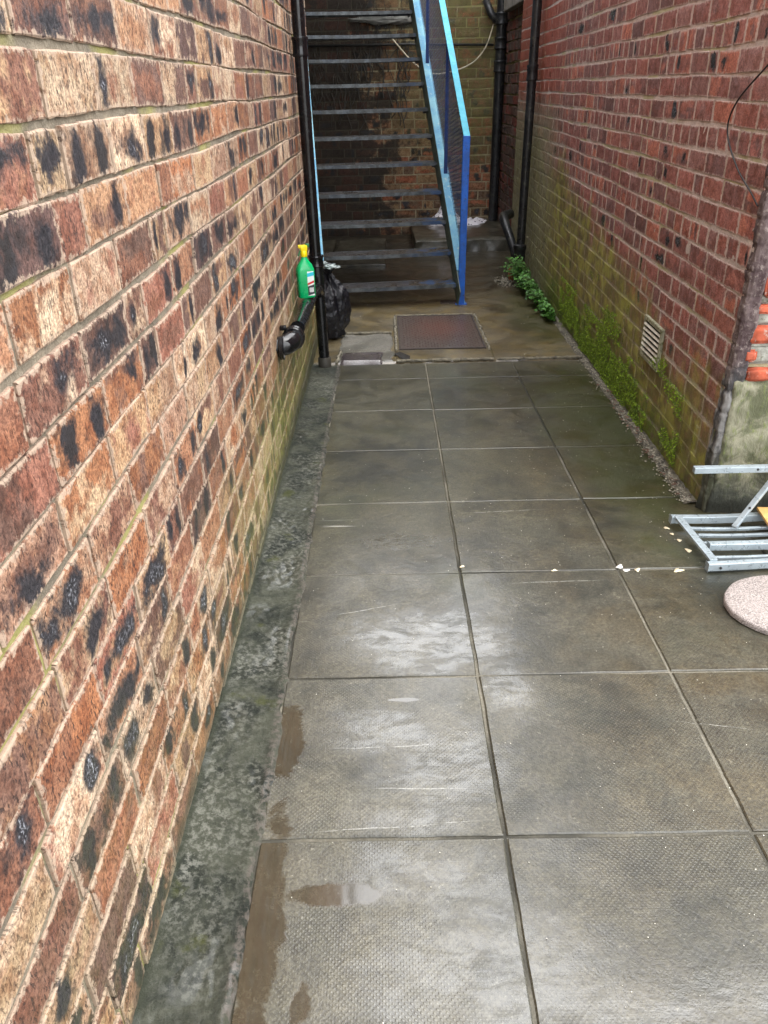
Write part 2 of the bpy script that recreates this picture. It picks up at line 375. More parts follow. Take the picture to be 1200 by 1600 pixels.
def far_brick_mat(name, pal, mort, ch, bl, axis, moss=None):
    """plain courses for the storeys above the picture"""
    t = NT(name); x, y, z = t.sep(t.pos); n = t.n.new('ShaderNodeTexBrick')
    t.l.new(t.comb(y if axis == 'y' else x, z, 0.0), n.inputs['Vector'])
    n.inputs['Scale'].default_value = 1.0; n.inputs['Brick Width'].default_value = bl; n.inputs['Row Height'].default_value = ch
    n.inputs['Mortar Size'].default_value = 0.006; n.inputs['Color1'].default_value = (*pal[0], 1); n.inputs['Color2'].default_value = (*pal[1], 1); n.inputs['Mortar'].default_value = (*mort, 1)
    c = t.mix(t.ss(t.noise(7, 6), 0.35, 0.7), n.outputs['Color'], t.mix(0.7, n.outputs['Color'], (.5, .4, .35), 'MULTIPLY'))
    t.set(col=c, rough=0.85, nrm=t.bump(t.math('SUBTRACT', t.noise(90, 4), n.outputs['Fac']), 0.6, 0.006)); return t.m

m_bl = brick_mat('left_brick', (.36, .27, .20), .80, .9, moss_left, gain=1.0)
m_ml = mortar_mat('left_mortar', (.16, .135, .10), (.29, .245, .18), moss_left_mortar)
m_br = brick_mat('right_brick', (.55, .45, .40), .7, .25, moss_right, rough=.55, gain=.6, sm_n=.8)
m_mr = mortar_mat('right_mortar', (.52, .43, .38), (.74, .62, .56), moss_right_mortar)
m_bb = brick_mat('back_brick', (.16, .14, .09), .5, .5, moss_shade_back, rough=.75)
m_mb = mortar_mat('back_mortar', (.20, .17, .115), (.32, .28, .20), lambda t, c: t.mix(1.0, moss_shade_back(t, c), (1.7, 1.65, 1.5), 'MULTIPLY'))

# ================================================================ LARGE STRUCTURE
# ---- left wall (faces +X) : X = -0.52, from behind the camera to Y = 6.3
XL = -0.52; CHL = .1032
lw = tag(empty('brick_wall', (XL, 2, 0)), 'long wall of mottled buff, orange and burnt-black bricks filling the left side', 'wall')
z0 = 1.5665-16*CHL
rows = 26
def lskip(u, v, a, b): return False
o = brick_face((XL, -1.2, z0), (0, 1, 0), (0, 0, 1), (1, 0, 0), 7.5, rows, CHL, .250, PAL_L, burn=.56, jt=.0095, jv=.0095, lip=.0020, offr=.0018, bright=.68, seed=5, detail=(9, 6), headers=.14, two=.3).build('brickwork', m_bl, auto=20); local(o, lw)
# brick_face faces are wound for U x V = N; here U x V = Y x Z = +X
o = backing((XL, -1.2, z0-.2), (0, 1, 0), (0, 0, 1), (1, 0, 0), 7.5, rows*CHL+.2, .0060, .25, 300, 110, .0016).build('mortar', m_ml, smooth=False); local(o, lw)
m_upl = far_brick_mat('left_upper_brick', [(.42, .26, .17), (.28, .14, .09)], (.25, .21, .16), CHL, .25, 'y')
mb = MB(); mb.box((XL-.135, 2.55, (z0+rows*CHL+4.9)/2), (.25, 7.5, 4.9-(z0+rows*CHL))); local(mb.build('upper_storey', m_upl), lw)
mb = MB(); mb.box((XL-.60, 6.22, 2.3), (.66, .20, 5.2)); local(mb.build('end_return', m_upl), lw)

# ---- right wall (faces -X), slightly splayed, Y 2.92 .. 10.4
A = Vector((1.352, 2.93, 0)); B = Vector((1.485, 9.55, 0)); UR = (A-B).normalized(); LR = (A-B).length; NR = Vector((0, 0, 1)).cross(UR) * -1
NR = UR.cross(Vector((0, 0, 1)))
CHR = .0925
rw = tag(empty('brick_wall', (1.36, 3, 0)), 'dark red and purple brick wall with pale pointing and a green mossy foot on the right', 'wall')
zr0 = -.235; rr = 31
def rskip(u, v, a, b):
    y = B.y + u*UR.y
    return (3.70 < y < 4.08) and (.30 < v+zr0 < .52) and False
o = brick_face(B+Vector((0, 0, zr0)), UR, (0, 0, 1), NR, LR, rr, CHR, .225, PAL_R, burn=.10, jt=.0105, jv=.0100, lip=.0014, bright=1.85, offr=.0007, seed=21, detail=(5, 4), headers=.22, header_rows=4, two=0).build('brickwork', m_br, auto=20); local(o, rw)
o = backing(B+Vector((0, 0, zr0-.2)), UR, (0, 0, 1), NR, LR, rr*CHR+.2, .0022, .30, 260, 110, .0010).build('mortar', m_mr); local(o, rw)
m_upr = far_brick_mat('right_upper_brick', [(.20, .07, .05), (.14, .05, .045)], (.4, .33, .28), CHR, .225, 'y')
ztop = 3.0
mb = MB(); c_ = (A+B)/2 - NR*.16
mb.box((c_.x, c_.y, (zr0+rr*CHR+ztop)/2), (.30, LR, ztop-(zr0+rr*CHR)), Matrix.Rotation(-math.atan2((A-B).x, -(A-B).y)*-1*0, 3, 'Z')); local(mb.build('upper_courses', m_upr), rw)
mb = MB(); mb.box((1.55, 6.25, ztop+.05), (.55, 6.8, .08), bev=.01)
local(mb.build('coping', simple('coping_stone', (.3, .29, .26), .85, bump=.5)), rw)

# worn corner pier and end face (faces the camera)
t = NT('corner_cement'); x, y, z = t.sep(t.pos); n = t.noise(1.0, 7, .68, t.scale(t.pos, 22, 22, 7)); n2 = t.noise(45, 6, .7)
c = t.mix(t.ss(n, .36, .62), (.045, .036, .036), (.22, .20, .19)); c = t.mix(t.ss(n2, .55, .75), c, (.40, .37, .34))
c = t.mix(t.math('MULTIPLY', t.ss(t.math('ADD', z, t.math('MULTIPLY', t.math('SUBTRACT', n, .5), .3)), .45, .15), .8), c, (.06, .065, .03))
t.set(col=c, rough=.85, nrm=t.bump(t.math('ADD', n, n2), .9, .012)); m_cc = t.m
def rough_block(c, s, seed, amp=.012, sub=6, fr=18, bev=.16):
    rnd = random.Random(seed); bm = bmesh.new(); bmesh.ops.create_cube(bm, size=1)
    for v in bm.verts: v.co = Vector((v.co.x*s[0], v.co.y*s[1], v.co.z*s[2]))
    bmesh.ops.bevel(bm, geom=bm.edges[:], offset=min(s)*bev, segments=2, affect='EDGES')
    bmesh.ops.subdivide_edges(bm, edges=bm.edges[:], cuts=sub, use_grid_fill=True)
    from mathutils import noise as mn
    for v in bm.verts:
        p = v.co+Vector(c)
        d = mn.noise_vector(p*fr+Vector((seed, 0, 0)))*amp + mn.noise_vector(p*fr*3.1)*amp*.4
        v.co += d
    return bm
# chipped dark corner bricks, one lumpy column
mb = MB(); zz = .50
k = 0
while zz < 2.6:
    h = .0925*(.98+.04*random.random()); w = .055+.015*random.random()
    MB().from_bm(rough_block((0, 0, 0), (w, .085, h-.004), k, .006, 0, 30, .10), (1.352+w/2-.012+(.006 if k % 2 else 0), 2.925+random.uniform(-.004, .004), zz+h/2)); zz += h; k += 1
mb = MB()
def corner_wrap(a, b):
    z_ = -.10+2.8*b; s_ = a*.17
    if s_ < .09: p = Vector((1.3495, 3.0-s_, z_)); nn = Vector((-1, -.1, 0))
    elif s_ < .115: q = (s_-.09)/.025; p = Vector((1.3495+.012*q, 2.91-.008*q, z_)); nn = Vector((-.7, -.7, 0))
    else: p = Vector((1.3615+(s_-.115), 2.902, z_)); nn = Vector((-.2, -1, 0))
    d = mnoise.noise(p*13)*.007+mnoise.noise(p*34)*.004+mnoise.noise(p*80)*.0015
    course = ((z_+.235) % CHR)/CHR; d -= .0035*math.exp(-((course-.5)*2/1.0)**8*0)*(course < .10)
    if s_ < .03: d -= .012*(1-s_/.03)
    if a > .93: d -= .02*(a-.93)/.07
    if z_ > .55 and s_ < .05: d -= .008
    return p+nn*(d+.001)
m_cb = simple('corner_brick', (.085, .05, .05), .75, var=.55, vscale=16, bump=1.0, bscale=60, dirt=(.24, .21, .19), dirt_amt=.55)
mb.grid(34, 420, corner_wrap)
t = NT('corner_purple'); x, y, z = t.sep(t.pos); n = t.noise(1.0, 7, .68, t.scale(t.pos, 26, 26, 9)); n2 = t.noise(50, 7, .72)
c = t.mix(t.ss(n, .38, .6), (.06, .035, .036), (.15, .11, .105)); c = t.mix(t.ss(n2, .52, .66, 0, .8), c, (.30, .25, .22))
lowc = t.ss(t.math('ADD', z, t.math('MULTIPLY', t.math('SUBTRACT', n, .5), .4)), .66, .50)
c = t.mix(lowc, c, t.mix(t.ss(n, .42, .58), (.05, .048, .05), (.24, .235, .225)))
c = t.mix(t.ss(t.math('ADD', z, t.math('MULTIPLY', t.math('SUBTRACT', n2, .5), .3)), .32, .08, 0, .85), c, (.05, .055, .025))
t.set(col=c, rough=.85, nrm=t.bump(t.math('ADD', n, n2), .9, .010))
local(mb.build('corner_render', t.m, smooth=True), rw)
mb = MB(); mb.box((2.60, 3.07, 1.40), (2.38, .24, 3.9)); local(mb.build('end_core', mortar_mat('end_mortar', (.30, .29, .25), (.44, .43, .38), lambda t, c: c)), rw)
# orange end bricks, irregular, only their faces show in the smeared mortar
m_ob = simple('orange_brick', (.40, .085, .04), .8, var=.35, vscale=14, bump=.7, bscale=60, dirt=(.42, .38, .33), dirt_amt=.25)
rows_e = [(.575, [(1.405, .24, .055), (1.66, .22, .06), (1.9, .22, .06)]), (.652, [(1.385, .052, .05), (1.80, .2, .06)]), (.735, [(1.39, .22, .068), (1.64, .22, .07), (1.88, .22, .07)]),
          (.832, [(1.402, .05, .03), (1.70, .20, .06)]), (.915, [(1.418, .20, .08), (1.66, .22, .08)]), (1.01, [(1.40, .20, .08), (1.63, .22, .08)]), (1.105, [(1.42, .20, .08), (1.66, .22, .08)]),
          (1.2, [(1.40, .20, .08), (1.64, .22, .08)]), (1.3, [(1.42, .2, .08), (1.66, .22, .08)]), (1.4, [(1.40, .2, .08), (1.64, .22, .08)]), (1.5, [(1.42, .2, .08), (1.66, .22, .08)])]
mb = MB(); sd0 = 50
for z_, lst in rows_e:
    for x0_, w, h in lst:
        sd0 += 1; mb.from_bm(rough_block((0, 0, 0), (w, .05, h), sd0, .006, 4), (x0_+w/2, 2.925, z_))
local(mb.build('orange_brickwork', m_ob, smooth=True), rw)
# lumpy grey mortar smears between them
m_sm = simple('mortar_smear', (.36, .36, .31), .9, var=.3, vscale=20, bump=.9, bscale=90, dirt=(.12, .13, .08), dirt_amt=.35)
mb = MB()
for z_, w, h in [(.655, .40, .075), (.70, .12, .04), (.80, .3, .06), (.868, .42, .03), (.963, .4, .022), (1.06, .4, .02), (1.155, .4, .02)]:
    sd0 += 1; mb.from_bm(rough_block((0, 0, 0), (w, .04, h), sd0, .007, 5), (1.40+w/2, 2.933, z_))
local(mb.build('mortar_smears', m_sm, smooth=True), rw)
# rendered plinth with algae
t = NT('render_plinth'); x, y, z = t.sep(t.pos); n = t.noise(9, 7, .65, dist=.8); n2 = t.noise(1.0, 6, .7, t.scale(t.pos, 60, 60, 24))
c = t.mix(t.ss(n, .38, .62), (.10, .105, .055), (.27, .26, .18)); c = t.mix(t.ss(n2, .5, .7), c, (.16, .19, .06))
c = t.mix(t.ss(t.math('ADD', z, t.math('MULTIPLY', t.math('SUBTRACT', n, .5), .35)), .24, .02), c, (.025, .027, .018))
t.set(col=c, rough=.8, nrm=t.bump(t.math('ADD', n, t.math('MULTIPLY', n2, .8)), .9, .014)); m_rp = t.m
mb = MB()

def plinth(a, b):
    # wraps the corner: a runs along the face, b up
    z_ = -.10+.655*b
    if a < .12: p = Vector((1.352-.004+.022*(a/.12), 2.95-.045*(a/.12), z_))
    else: p = Vector((1.37+(a-.12)*2.6, 2.893, z_))
    d = mnoise.noise(p*9)*.012+mnoise.noise(p*27)*.005
    p.y -= d; p.x -= d*.5
    if b > .96: p.y += .02*(b-.96)/.04*1.0; p.z += mnoise.noise(p*14)*.02
    p.x += -.02*math.exp(-((b-0)/.2)**2)
    return p
mb.grid(150, 40, plinth); local(mb.build('rendered_plinth', m_rp, smooth=True), rw)

# ---- doorway reveal, lintel and rough brick behind the right downpipe
dw = tag(empty('doorway', (1.5, 9.9, 0)), 'narrow dark brick recess under a grey stone lintel between the two black downpipes', 'doorway')
mb = brick_face((1.56, 11.38, -.2), (0, -1, 0), (0, 0, 1), (-1, 0, 0), 1.82, 24, .112, .24, [(.13, .085, .07), (.16, .10, .08), (.10, .07, .06), (.19, .06, .045), (.24, .05, .035)], burn=.2, jt=.022, seed=31, detail=(4, 3), headers=.3, two=0, jit=5.0)
m_rb = brick_mat('rough_brick', (.2, .16, .13), .4, .6, lambda t, c: c)
local(mb.build('rear_brickwork', m_rb, auto=20), dw)
local(backing((1.56, 11.38, -.2), (0, -1, 0), (0, 0, 1), (-1, 0, 0), 1.82, 3.4, .016, .2).build('rear_mortar', m_mb), dw)
mb = MB(); mb.box((1.60, 10.25, 2.47), (.24, 1.52, .24), bev=.012)
local(mb.build('lintel', simple('lintel_stone', (.24, .22, .19), .85, var=.3, bump=.6)), dw)
mb = MB(); mb.box((1.75, 10.25, 3.2), (.3, 1.52, 1.2)); local(mb.build('wall_over_lintel', m_upr), dw)

# ---- back wall
BY = 11.42
bw = tag(empty('brick_wall', (0, BY, 0)), 'olive and brown damp brick wall closing the far end behind the stairs', 'wall')
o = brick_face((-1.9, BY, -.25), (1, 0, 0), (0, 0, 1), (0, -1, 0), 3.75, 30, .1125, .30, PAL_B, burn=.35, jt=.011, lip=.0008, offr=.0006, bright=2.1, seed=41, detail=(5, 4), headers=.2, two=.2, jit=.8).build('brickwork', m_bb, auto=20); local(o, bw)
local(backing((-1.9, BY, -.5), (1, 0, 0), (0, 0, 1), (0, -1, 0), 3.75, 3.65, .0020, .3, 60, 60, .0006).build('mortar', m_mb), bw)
m_upb = far_brick_mat('back_upper_brick', [(.17, .10, .06), (.12, .08, .05)], (.12, .1, .07), .1125, .3, 'x')
mb = MB(); mb.box((0, BY+.17, 4.25), (4.4, .3, 2.25)); local(mb.build('upper_storey', m_upb), bw)
# ---- near-black wall beyond the stairs on the left
sw = tag(empty('brick_wall', (-1.15, 9, 0)), 'near-black brick wall in the recess to the left of the blue stairs', 'wall')
m_so = brick_mat('near_black_brick', (.03, .028, .025), .5, .5, lambda t, c: t.mix(.75, c, (.012, .011, .010)))
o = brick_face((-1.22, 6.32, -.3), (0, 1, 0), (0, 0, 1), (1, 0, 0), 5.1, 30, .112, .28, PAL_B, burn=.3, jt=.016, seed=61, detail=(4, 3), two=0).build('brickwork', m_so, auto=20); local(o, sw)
local(backing((-1.22, 6.32, -.5), (0, 1, 0), (0, 0, 1), (1, 0, 0), 5.1, 3.6, .008, .25).build('mortar', simple('near_black_mortar', (.03, .027, .022), .9)), sw)
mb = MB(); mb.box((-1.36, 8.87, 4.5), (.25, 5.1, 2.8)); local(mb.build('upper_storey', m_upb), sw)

# ================================================================ GROUND
def wetground(name, dry, dark, wetamt, dots=False, puddles=(), sheen=(), tint=None, joint_dirt=False, rlo=.10, rhi=.5):
    t = NT(name); x, y, z = t.sep(t.pos)
    big = t.noise(1.6, 5, .6, dist=.6); md = t.noise(7, 6, .65, dist=.4); fi = t.noise(110, 5, .7); vf = t.noise(420, 3, .6)
    seedc = t.attr('bcol').outputs['Color']; s0 = t.sep(seedc)
    c = t.mix(t.ss(big, .34, .62), dark, dry)
    c = t.mix(t.ss(md, .35, .66, 0, .7), c, t.mix(.38, c, (.23, .205, .145)))
    c = t.mix(t.ss(fi, .38, .62, .0, 1.0), t.mix(.7, c, (.30, .29, .27), 'MULTIPLY'), c)
    c = t.mix(t.math('MULTIPLY', t.ss(t.noise(30, 7, .72), .50, .60), .4), c, t.mix(.8, c, (.35, .30, .22), 'MULTIPLY'))
    c = t.mix(t.math('MULTIPLY', t.ss(t.noise(55, 6, .75), .62, .70), .35), c, (.42, .41, .36))
    c = t.mix(t.math('MULTIPLY', s0[0], .85), c, t.mix(.75, c, (.62, .58, .44), 'MULTIPLY'))
    if tint: c = tint(t, c, x, y)
    # hairline scratches
    sc = t.noise(1.0, 2, .5, t.comb(t.math('MULTIPLY', x, 1.4), t.math('MULTIPLY', y, 75.0), 2.0), dist=.5)
    sm = t.math('MULTIPLY', t.ss(sc, .735, .76), t.ss(t.noise(2.4, 3), .55, .65))
    c = t.mix(t.math('MULTIPLY', sm, .5), c, (.5, .49, .44))
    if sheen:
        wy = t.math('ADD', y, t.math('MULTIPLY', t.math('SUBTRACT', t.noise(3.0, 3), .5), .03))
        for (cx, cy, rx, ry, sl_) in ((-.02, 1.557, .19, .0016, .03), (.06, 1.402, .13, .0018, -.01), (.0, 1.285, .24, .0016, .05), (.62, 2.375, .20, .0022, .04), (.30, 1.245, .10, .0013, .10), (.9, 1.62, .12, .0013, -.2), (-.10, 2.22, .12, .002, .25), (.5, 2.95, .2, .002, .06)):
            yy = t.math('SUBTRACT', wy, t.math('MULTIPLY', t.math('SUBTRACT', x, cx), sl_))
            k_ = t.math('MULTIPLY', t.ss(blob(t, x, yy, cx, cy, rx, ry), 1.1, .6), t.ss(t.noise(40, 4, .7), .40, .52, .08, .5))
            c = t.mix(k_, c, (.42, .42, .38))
    wobble = t.math('MULTIPLY', t.math('SUBTRACT', t.noise(7, 8, .66, dist=.6), .5), 2.2)
    pm = None
    for (cx, cy, rx, ry) in puddles:
        b = t.ss(t.math('ADD', blob(t, x, y, cx, cy, rx, ry), wobble), 1.10, .72)
        pm = b if pm is None else t.math('MAXIMUM', pm, b)
    wetn = t.ss(t.noise(2.6, 6, .62, dist=1.0), .40, .60)            # where a film of water lies
    w = t.math('MULTIPLY', wetn, wetamt)
    if sheen:
        shm = None
        for (cx, cy, rx, ry) in sheen:
            b = t.ss(t.math('ADD', blob(t, x, y, cx, cy, rx, ry), wobble), 1.5, .25); shm = b if shm is None else t.math('MAXIMUM', shm, b)
        brk = t.ss(t.noise(1.0, 8, .74, t.scale(t.pos, 11, 24, 1), dist=.5), .34, .60, .25, 1.0); shm = t.math('MULTIPLY', shm, brk)
        w = t.math('MAXIMUM', t.math('MULTIPLY', w, .45), shm)
    if pm is not None: w = t.math('MAXIMUM', w, pm); c = t.mix(t.math('MULTIPLY', pm, .62), c, (.036, .026, .012))
    c = t.mix(t.math('MULTIPLY', w, .30), c, t.mix(1.0, c, (.6, .6, .6), 'MULTIPLY'))
    h = t.math('ADD', t.math('MULTIPLY', fi, .5), t.math('MULTIPLY', md, 1.4))
    h = t.math('ADD', h, t.math('MULTIPLY', vf, .22))
    if dots:
        K = 2*math.pi/.0125
        d = t.math('MULTIPLY', t.math('SINE', t.math('MULTIPLY', x, K)), t.math('SINE', t.math('MULTIPLY', y, K)))
        worn = t.math('MULTIPLY', t.ss(t.noise(1.9, 5, .6), .42, .60, .12, 1), t.math('MULTIPLY', t.ss(x, .75, .1, .45, 1), t.ss(s0[1], .15, .5, .2, 1))); nearf = t.ss(y, 3.0, 1.4)
        d = t.math('MULTIPLY', t.ss(d, .15, .8), t.math('MULTIPLY', worn, nearf))
        if pm is not None: d = t.math('MULTIPLY', d, t.math('SUBTRACT', 1.0, pm))
        h = t.math('ADD', h, t.math('MULTIPLY', d, .50))
        c = t.mix(t.math('MULTIPLY', d, .16), c, (.30, .30, .27))
    dry_h = h
    flat = t.math('SUBTRACT', 1.0, t.math('MULTIPLY', w, .72))
    if pm is not None: flat = t.math('MULTIPLY', flat, t.math('SUBTRACT', 1.0, t.math('MULTIPLY', pm, .97)))
    hh = t.math('MULTIPLY', t.math('SUBTRACT', h, 1.06), flat)
    nb = t.bump(hh, .75, .0035)
    ro = t.math('ADD', rhi, t.math('MULTIPLY', w, rlo-rhi))
    if pm is not None: ro = t.math('MULTIPLY', ro, t.math('SUBTRACT', 1.0, t.math('MULTIPLY', pm, .75)))
    # a thin rippled water film on top
    film = t.bump(t.math('ADD', t.noise(9, 3, .5), t.math('MULTIPLY', t.noise(60, 4, .6), .15)), .25, .003)
    t.set(col=c, rough=ro, nrm=nb, spec=.5, coat=t.math('ADD', .30, t.math('MULTIPLY', w, .70)), crough=.11, cior=1.56, cnrm=t.bump(t.math('MULTIPLY', hh, .5), .6, .003, film))
    return t.m
def tint_slab(t, c, x, y):
    # green algae band toward the right wall
    g = t.ss(t.math('ADD', t.math('ADD', blob(t, x, y, 1.15, 3.9, .38, 1.5), 0.0), t.math('MULTIPLY', t.math('SUBTRACT', t.noise(5, 6, .65), .5), 1.6)), 1.0, .3)
    c = t.mix(t.math('MULTIPLY', g, .8), c, (.035, .042, .010))
    g2 = t.ss(t.noise(1.2, 5, .6), .5, .7)
    c = t.mix(t.math('MULTIPLY', t.math('MULTIPLY', g2, t.ss(y, 1.4, 3.0)), .5), c, (.05, .058, .028))
    c = t.mix(t.ss(y, 2.2, 3.4, 0, .7), c, t.mix(1.0, c, (.78, .76, .46), 'MULTIPLY'))
    br = t.math('MULTIPLY', t.ss(x, .3, .8), t.ss(t.noise(3.4, 6, .65), .45, .6))
    return t.mix(t.math('MULTIPLY', br, .6), c, t.mix(1.0, c, (.9, .74, .50), 'MULTIPLY'))
def tint_conc(t, c, x, y):
    n = t.noise(4, 6, .65, dist=.8)
    c = t.mix(t.ss(n, .42, .66, 0, .8), c, (.17, .125, .045))
    stair_shade = t.ss(t.math('ADD', y, t.math('MULTIPLY', t.math('SUBTRACT', n, .5), 1.6)), 6.9, 7.9)  # shade around and behind the stairs painted into the concrete
    stair_shade = t.math('MULTIPLY', stair_shade, .75)
    c = t.mix(stair_shade, c, (.028, .024, .015))
    c = t.mix(t.math('MULTIPLY', t.math('MULTIPLY', t.ss(y, 7.0, 7.6), t.ss(x, .85, .35)), .5), c, (.010, .010, .007))  # darker painted shade on the ground under the stairs
    g = t.ss(t.math('ADD', blob(t, x, y, 1.25, 6.6, .35, 1.4), t.math('MULTIPLY', t.math('SUBTRACT', t.noise(6, 6), .5), 1.6)), 1.0, .3)
    return t.mix(t.math('MULTIPLY', g, .7), c, (.055, .055, .018))
PUD = [(-.305, 1.60, .05, .15), (-.30, 1.02, .05, .34), (-.15, 1.10, .12, .030), (-.20, .86, .028, .045), (.02, 1.745, .05, .009)]
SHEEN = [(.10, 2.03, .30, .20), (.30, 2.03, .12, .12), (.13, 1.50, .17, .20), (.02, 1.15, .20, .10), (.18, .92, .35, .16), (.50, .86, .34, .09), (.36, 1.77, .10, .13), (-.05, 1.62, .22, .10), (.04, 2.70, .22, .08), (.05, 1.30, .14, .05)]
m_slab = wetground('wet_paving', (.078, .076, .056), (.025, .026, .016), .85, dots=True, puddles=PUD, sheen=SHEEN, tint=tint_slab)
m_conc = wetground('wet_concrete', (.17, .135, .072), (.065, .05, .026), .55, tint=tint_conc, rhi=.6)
t = NT('joint_mortar'); n = t.noise(1.6, 4); f = t.noise(140, 5, .7)
c = t.mix(t.ss(n, .4, .6), (.025, .024, .016), (.21, .195, .155)); c = t.mix(t.ss(f, .4, .7), t.mix(.6, c, (.4, .38, .3), 'MULTIPLY'), c)
t.set(col=c, rough=.75, nrm=t.bump(f, .6, .003)); m_joint = t.m

mb = MB()
mb.grid(2, 2, lambda a, b: (-30+60*a, -28+60*b, gz(-28+60*b)-.034))
tag(mb.build('ground', simple('yard_ground', (.11, .10, .08), .6, bump=.5)), kind='structure')
mb = MB(); mb.grid(40, 80, lambda a, b: (-.47+4.325*a, -2.35+7.55*b, gz(-2.35+7.55*b)-.0045+random.uniform(-.0006, .0006)))
tag(mb.build('paving_bed', m_joint, smooth=True), kind='structure')
# paving slabs, 0.6 m
X0, Y0 = .2613, 1.2513
mb = MB(); rnd = random.Random(3)
def slab(x0, x1, y0, y1):
    g = .0042; s = rnd.random(); tx, ty, oz = rnd.uniform(-.0018, .0018), rnd.uniform(-.0018, .0018), rnd.uniform(-.001, .001)
    x0 += g+rnd.uniform(-.0012, .0012); x1 -= g+rnd.uniform(-.0012, .0012); y0 += g; y1 -= g
    n = 24; us = [0, .006]+[i/n for i in range(1, n)]+[.994, 1]; b = len(mb.v); m = len(us)
    for j, vv in enumerate(us):
        for i, uu in enumerate(us):
            ring = i in (0, m-1) or j in (0, m-1)
            X = x0+(x1-x0)*uu; Y = y0+(y1-y0)*vv
            if ring or i in (1, m-2) or j in (1, m-2):
                X += mnoise.noise(Vector((X*9, Y*9, 1)))*.0022+mnoise.noise(Vector((X*40, Y*40, 7)))*.0012; Y += mnoise.noise(Vector((X*9, Y*9, 5)))*.0022+mnoise.noise(Vector((X*40, Y*40, 8)))*.0012
            Z = gz(Y)+oz+tx*(uu-.5)+ty*(vv-.5)+mnoise.noise(Vector((X*3, Y*3, 0)))*.0012-(.0032 if ring else 0)
            mb.v.append((X, Y, Z))
    at = dict(bcol=(s, rnd.random(), rnd.random()))
    for j in range(m-1):
        for i in range(m-1): mb.face([b+j*m+i, b+j*m+i+1, b+(j+1)*m+i+1, b+(j+1)*m+i], **at)
    ring = [i for i in range(m)]+[j*m+m-1 for j in range(1, m)]+[(m-1)*m+i for i in range(m-2, -1, -1)]+[j*m for j in range(m-2, 0, -1)]
    b2 = len(mb.v)
    for k in ring: p = mb.v[b+k]; mb.v.append((p[0], p[1], p[2]-.028))
    for q in range(len(ring)):
        mb.face([b+ring[q], b2+q, b2+(q+1) % len(ring), b+ring[(q+1) % len(ring)]], **at)
for jy in range(-6, 7):
    ya, yb = Y0+.6*jy, Y0+.6*(jy+1)
    if jy == 6: yb = 5.185
    for ix in range(-1, 6):
        xa, xb = X0+.6*ix, X0+.6*(ix+1)
        if ix == 1 and jy >= 3: xb = 1.352-.050+.012*(jy-2)
        if ix >= 2 and jy >= 3: continue
        if ix >= 1 and jy == 2 : pass
        if jy == 6: slab(xa, xb, ya, yb); continue
        slab(xa, xb, ya, yb)
tag(mb.build('paving', m_slab, auto=28), kind='structure')
# concrete apron beyond the paving
def conc(x0, x1, y0, y1, nx, ny, lift=0.0, amp=.004, name='concrete_apron', mat=m_conc, edge=.006):
    mb = MB()
    def fn(a, b):
        X = x0+(x1-x0)*a; Y = y0+(y1-y0)*b
        e = min(a*(x1-x0), (1-a)*(x1-x0), b*(y1-y0), (1-b)*(y1-y0))
        z = gz(Y)+lift+mnoise.noise(Vector((X*2.2, Y*2.2, 3)))*amp+mnoise.noise(Vector((X*9, Y*9, 3)))*amp*.4
        if e < 1e-6: z -= .03; 
        X += mnoise.noise(Vector((X*8, Y*8, 9)))*edge; Y += mnoise.noise(Vector((X*8, Y*8, 19)))*edge
        return (X, Y, z)
    mb.grid(nx, ny, fn); return mb.build(name, mat, smooth=True)
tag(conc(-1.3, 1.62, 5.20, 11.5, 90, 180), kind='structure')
# raised back step
m_step = wetground('step_concrete', (.06, .055, .035), (.025, .023, .015), .5, rhi=.6)
mb = MB()
def stepfn(a, b):
    X = .36+1.3*a
    pr = [(9.84, -.215), (9.86, -.075), (9.90, -.057), (11.5, -.050)]
    s = b*3; i = min(int(s), 2); f = s-i
    Y = pr[i][0]+(pr[i+1][0]-pr[i][0])*f; Z = pr[i][1]+(pr[i+1][1]-pr[i][1])*f
    q = mnoise.noise(Vector((X*6, Y*6, Z*6))); return (X-.02*q, Y+.02*q*(b < .7), Z+.006*q)
mb.grid(50, 60, stepfn)
b = mb.add([(.36, 9.84, -.23), (.36, 11.5, -.25), (.36, 11.5, -.05), (.36, 9.90, -.057)]); mb.face([b, b+1, b+2, b+3][::-1])
tag(mb.build('raised_step', m_step, smooth=True), kind='structure')
mb = MB(); 
for i, (x, y, w, l) in enumerate([(-.95, 9.3, .62, .9), (-.30, 9.35, .60, .85), (-.95, 10.3, .6, .9), (-.3, 10.3, .6, .9)]):
    mb.box((x, y, gz(y)+.02), (w, l, .05), bev=.008)
tag(mb.build('old_flagstones', m_step), kind='structure')
# cement haunch along the left wall
t = NT('haunch_cement'); x, y, z = t.sep(t.pos); n = t.noise(5, 7, .65, dist=.7); f = t.noise(60, 7, .72); v = t.noise(260, 4, .7); pa = t.noise(2.0, 5, .6)
c = t.mix(t.ss(n, .38, .60), (.010, .014, .009), (.060, .064, .044))
c = t.mix(t.math('MULTIPLY', t.ss(f, .44, .62), t.ss(pa, .42, .62, .12, .7)), c, (.26, .26, .22))
c = t.mix(t.math('MULTIPLY', t.ss(t.noise(6.5, 5, .6), .60, .68), .7), c, (.055, .062, .010))
c = t.mix(t.math('MULTIPLY', t.ss(x, -.358, -.346), t.ss(f, .42, .6, .0, .8)), c, (.12, .10, .085))
c = t.mix(t.ss(x, -.50, -.517, 0, .8), c, (.03, .035, .02))
w = t.ss(t.noise(4, 5, .6), .50, .62)
t.set(col=c, rough=t.math('SUBTRACT', .7, t.math('MULTIPLY', w, .4)), spec=.35, coat=t.math('MULTIPLY', w, .8), crough=.12, cior=1.33,
      nrm=t.bump(t.math('ADD', t.math('ADD', f, n), t.math('MULTIPLY', v, .5)), 1.0, .014)); m_ha = t.m
mb = MB()
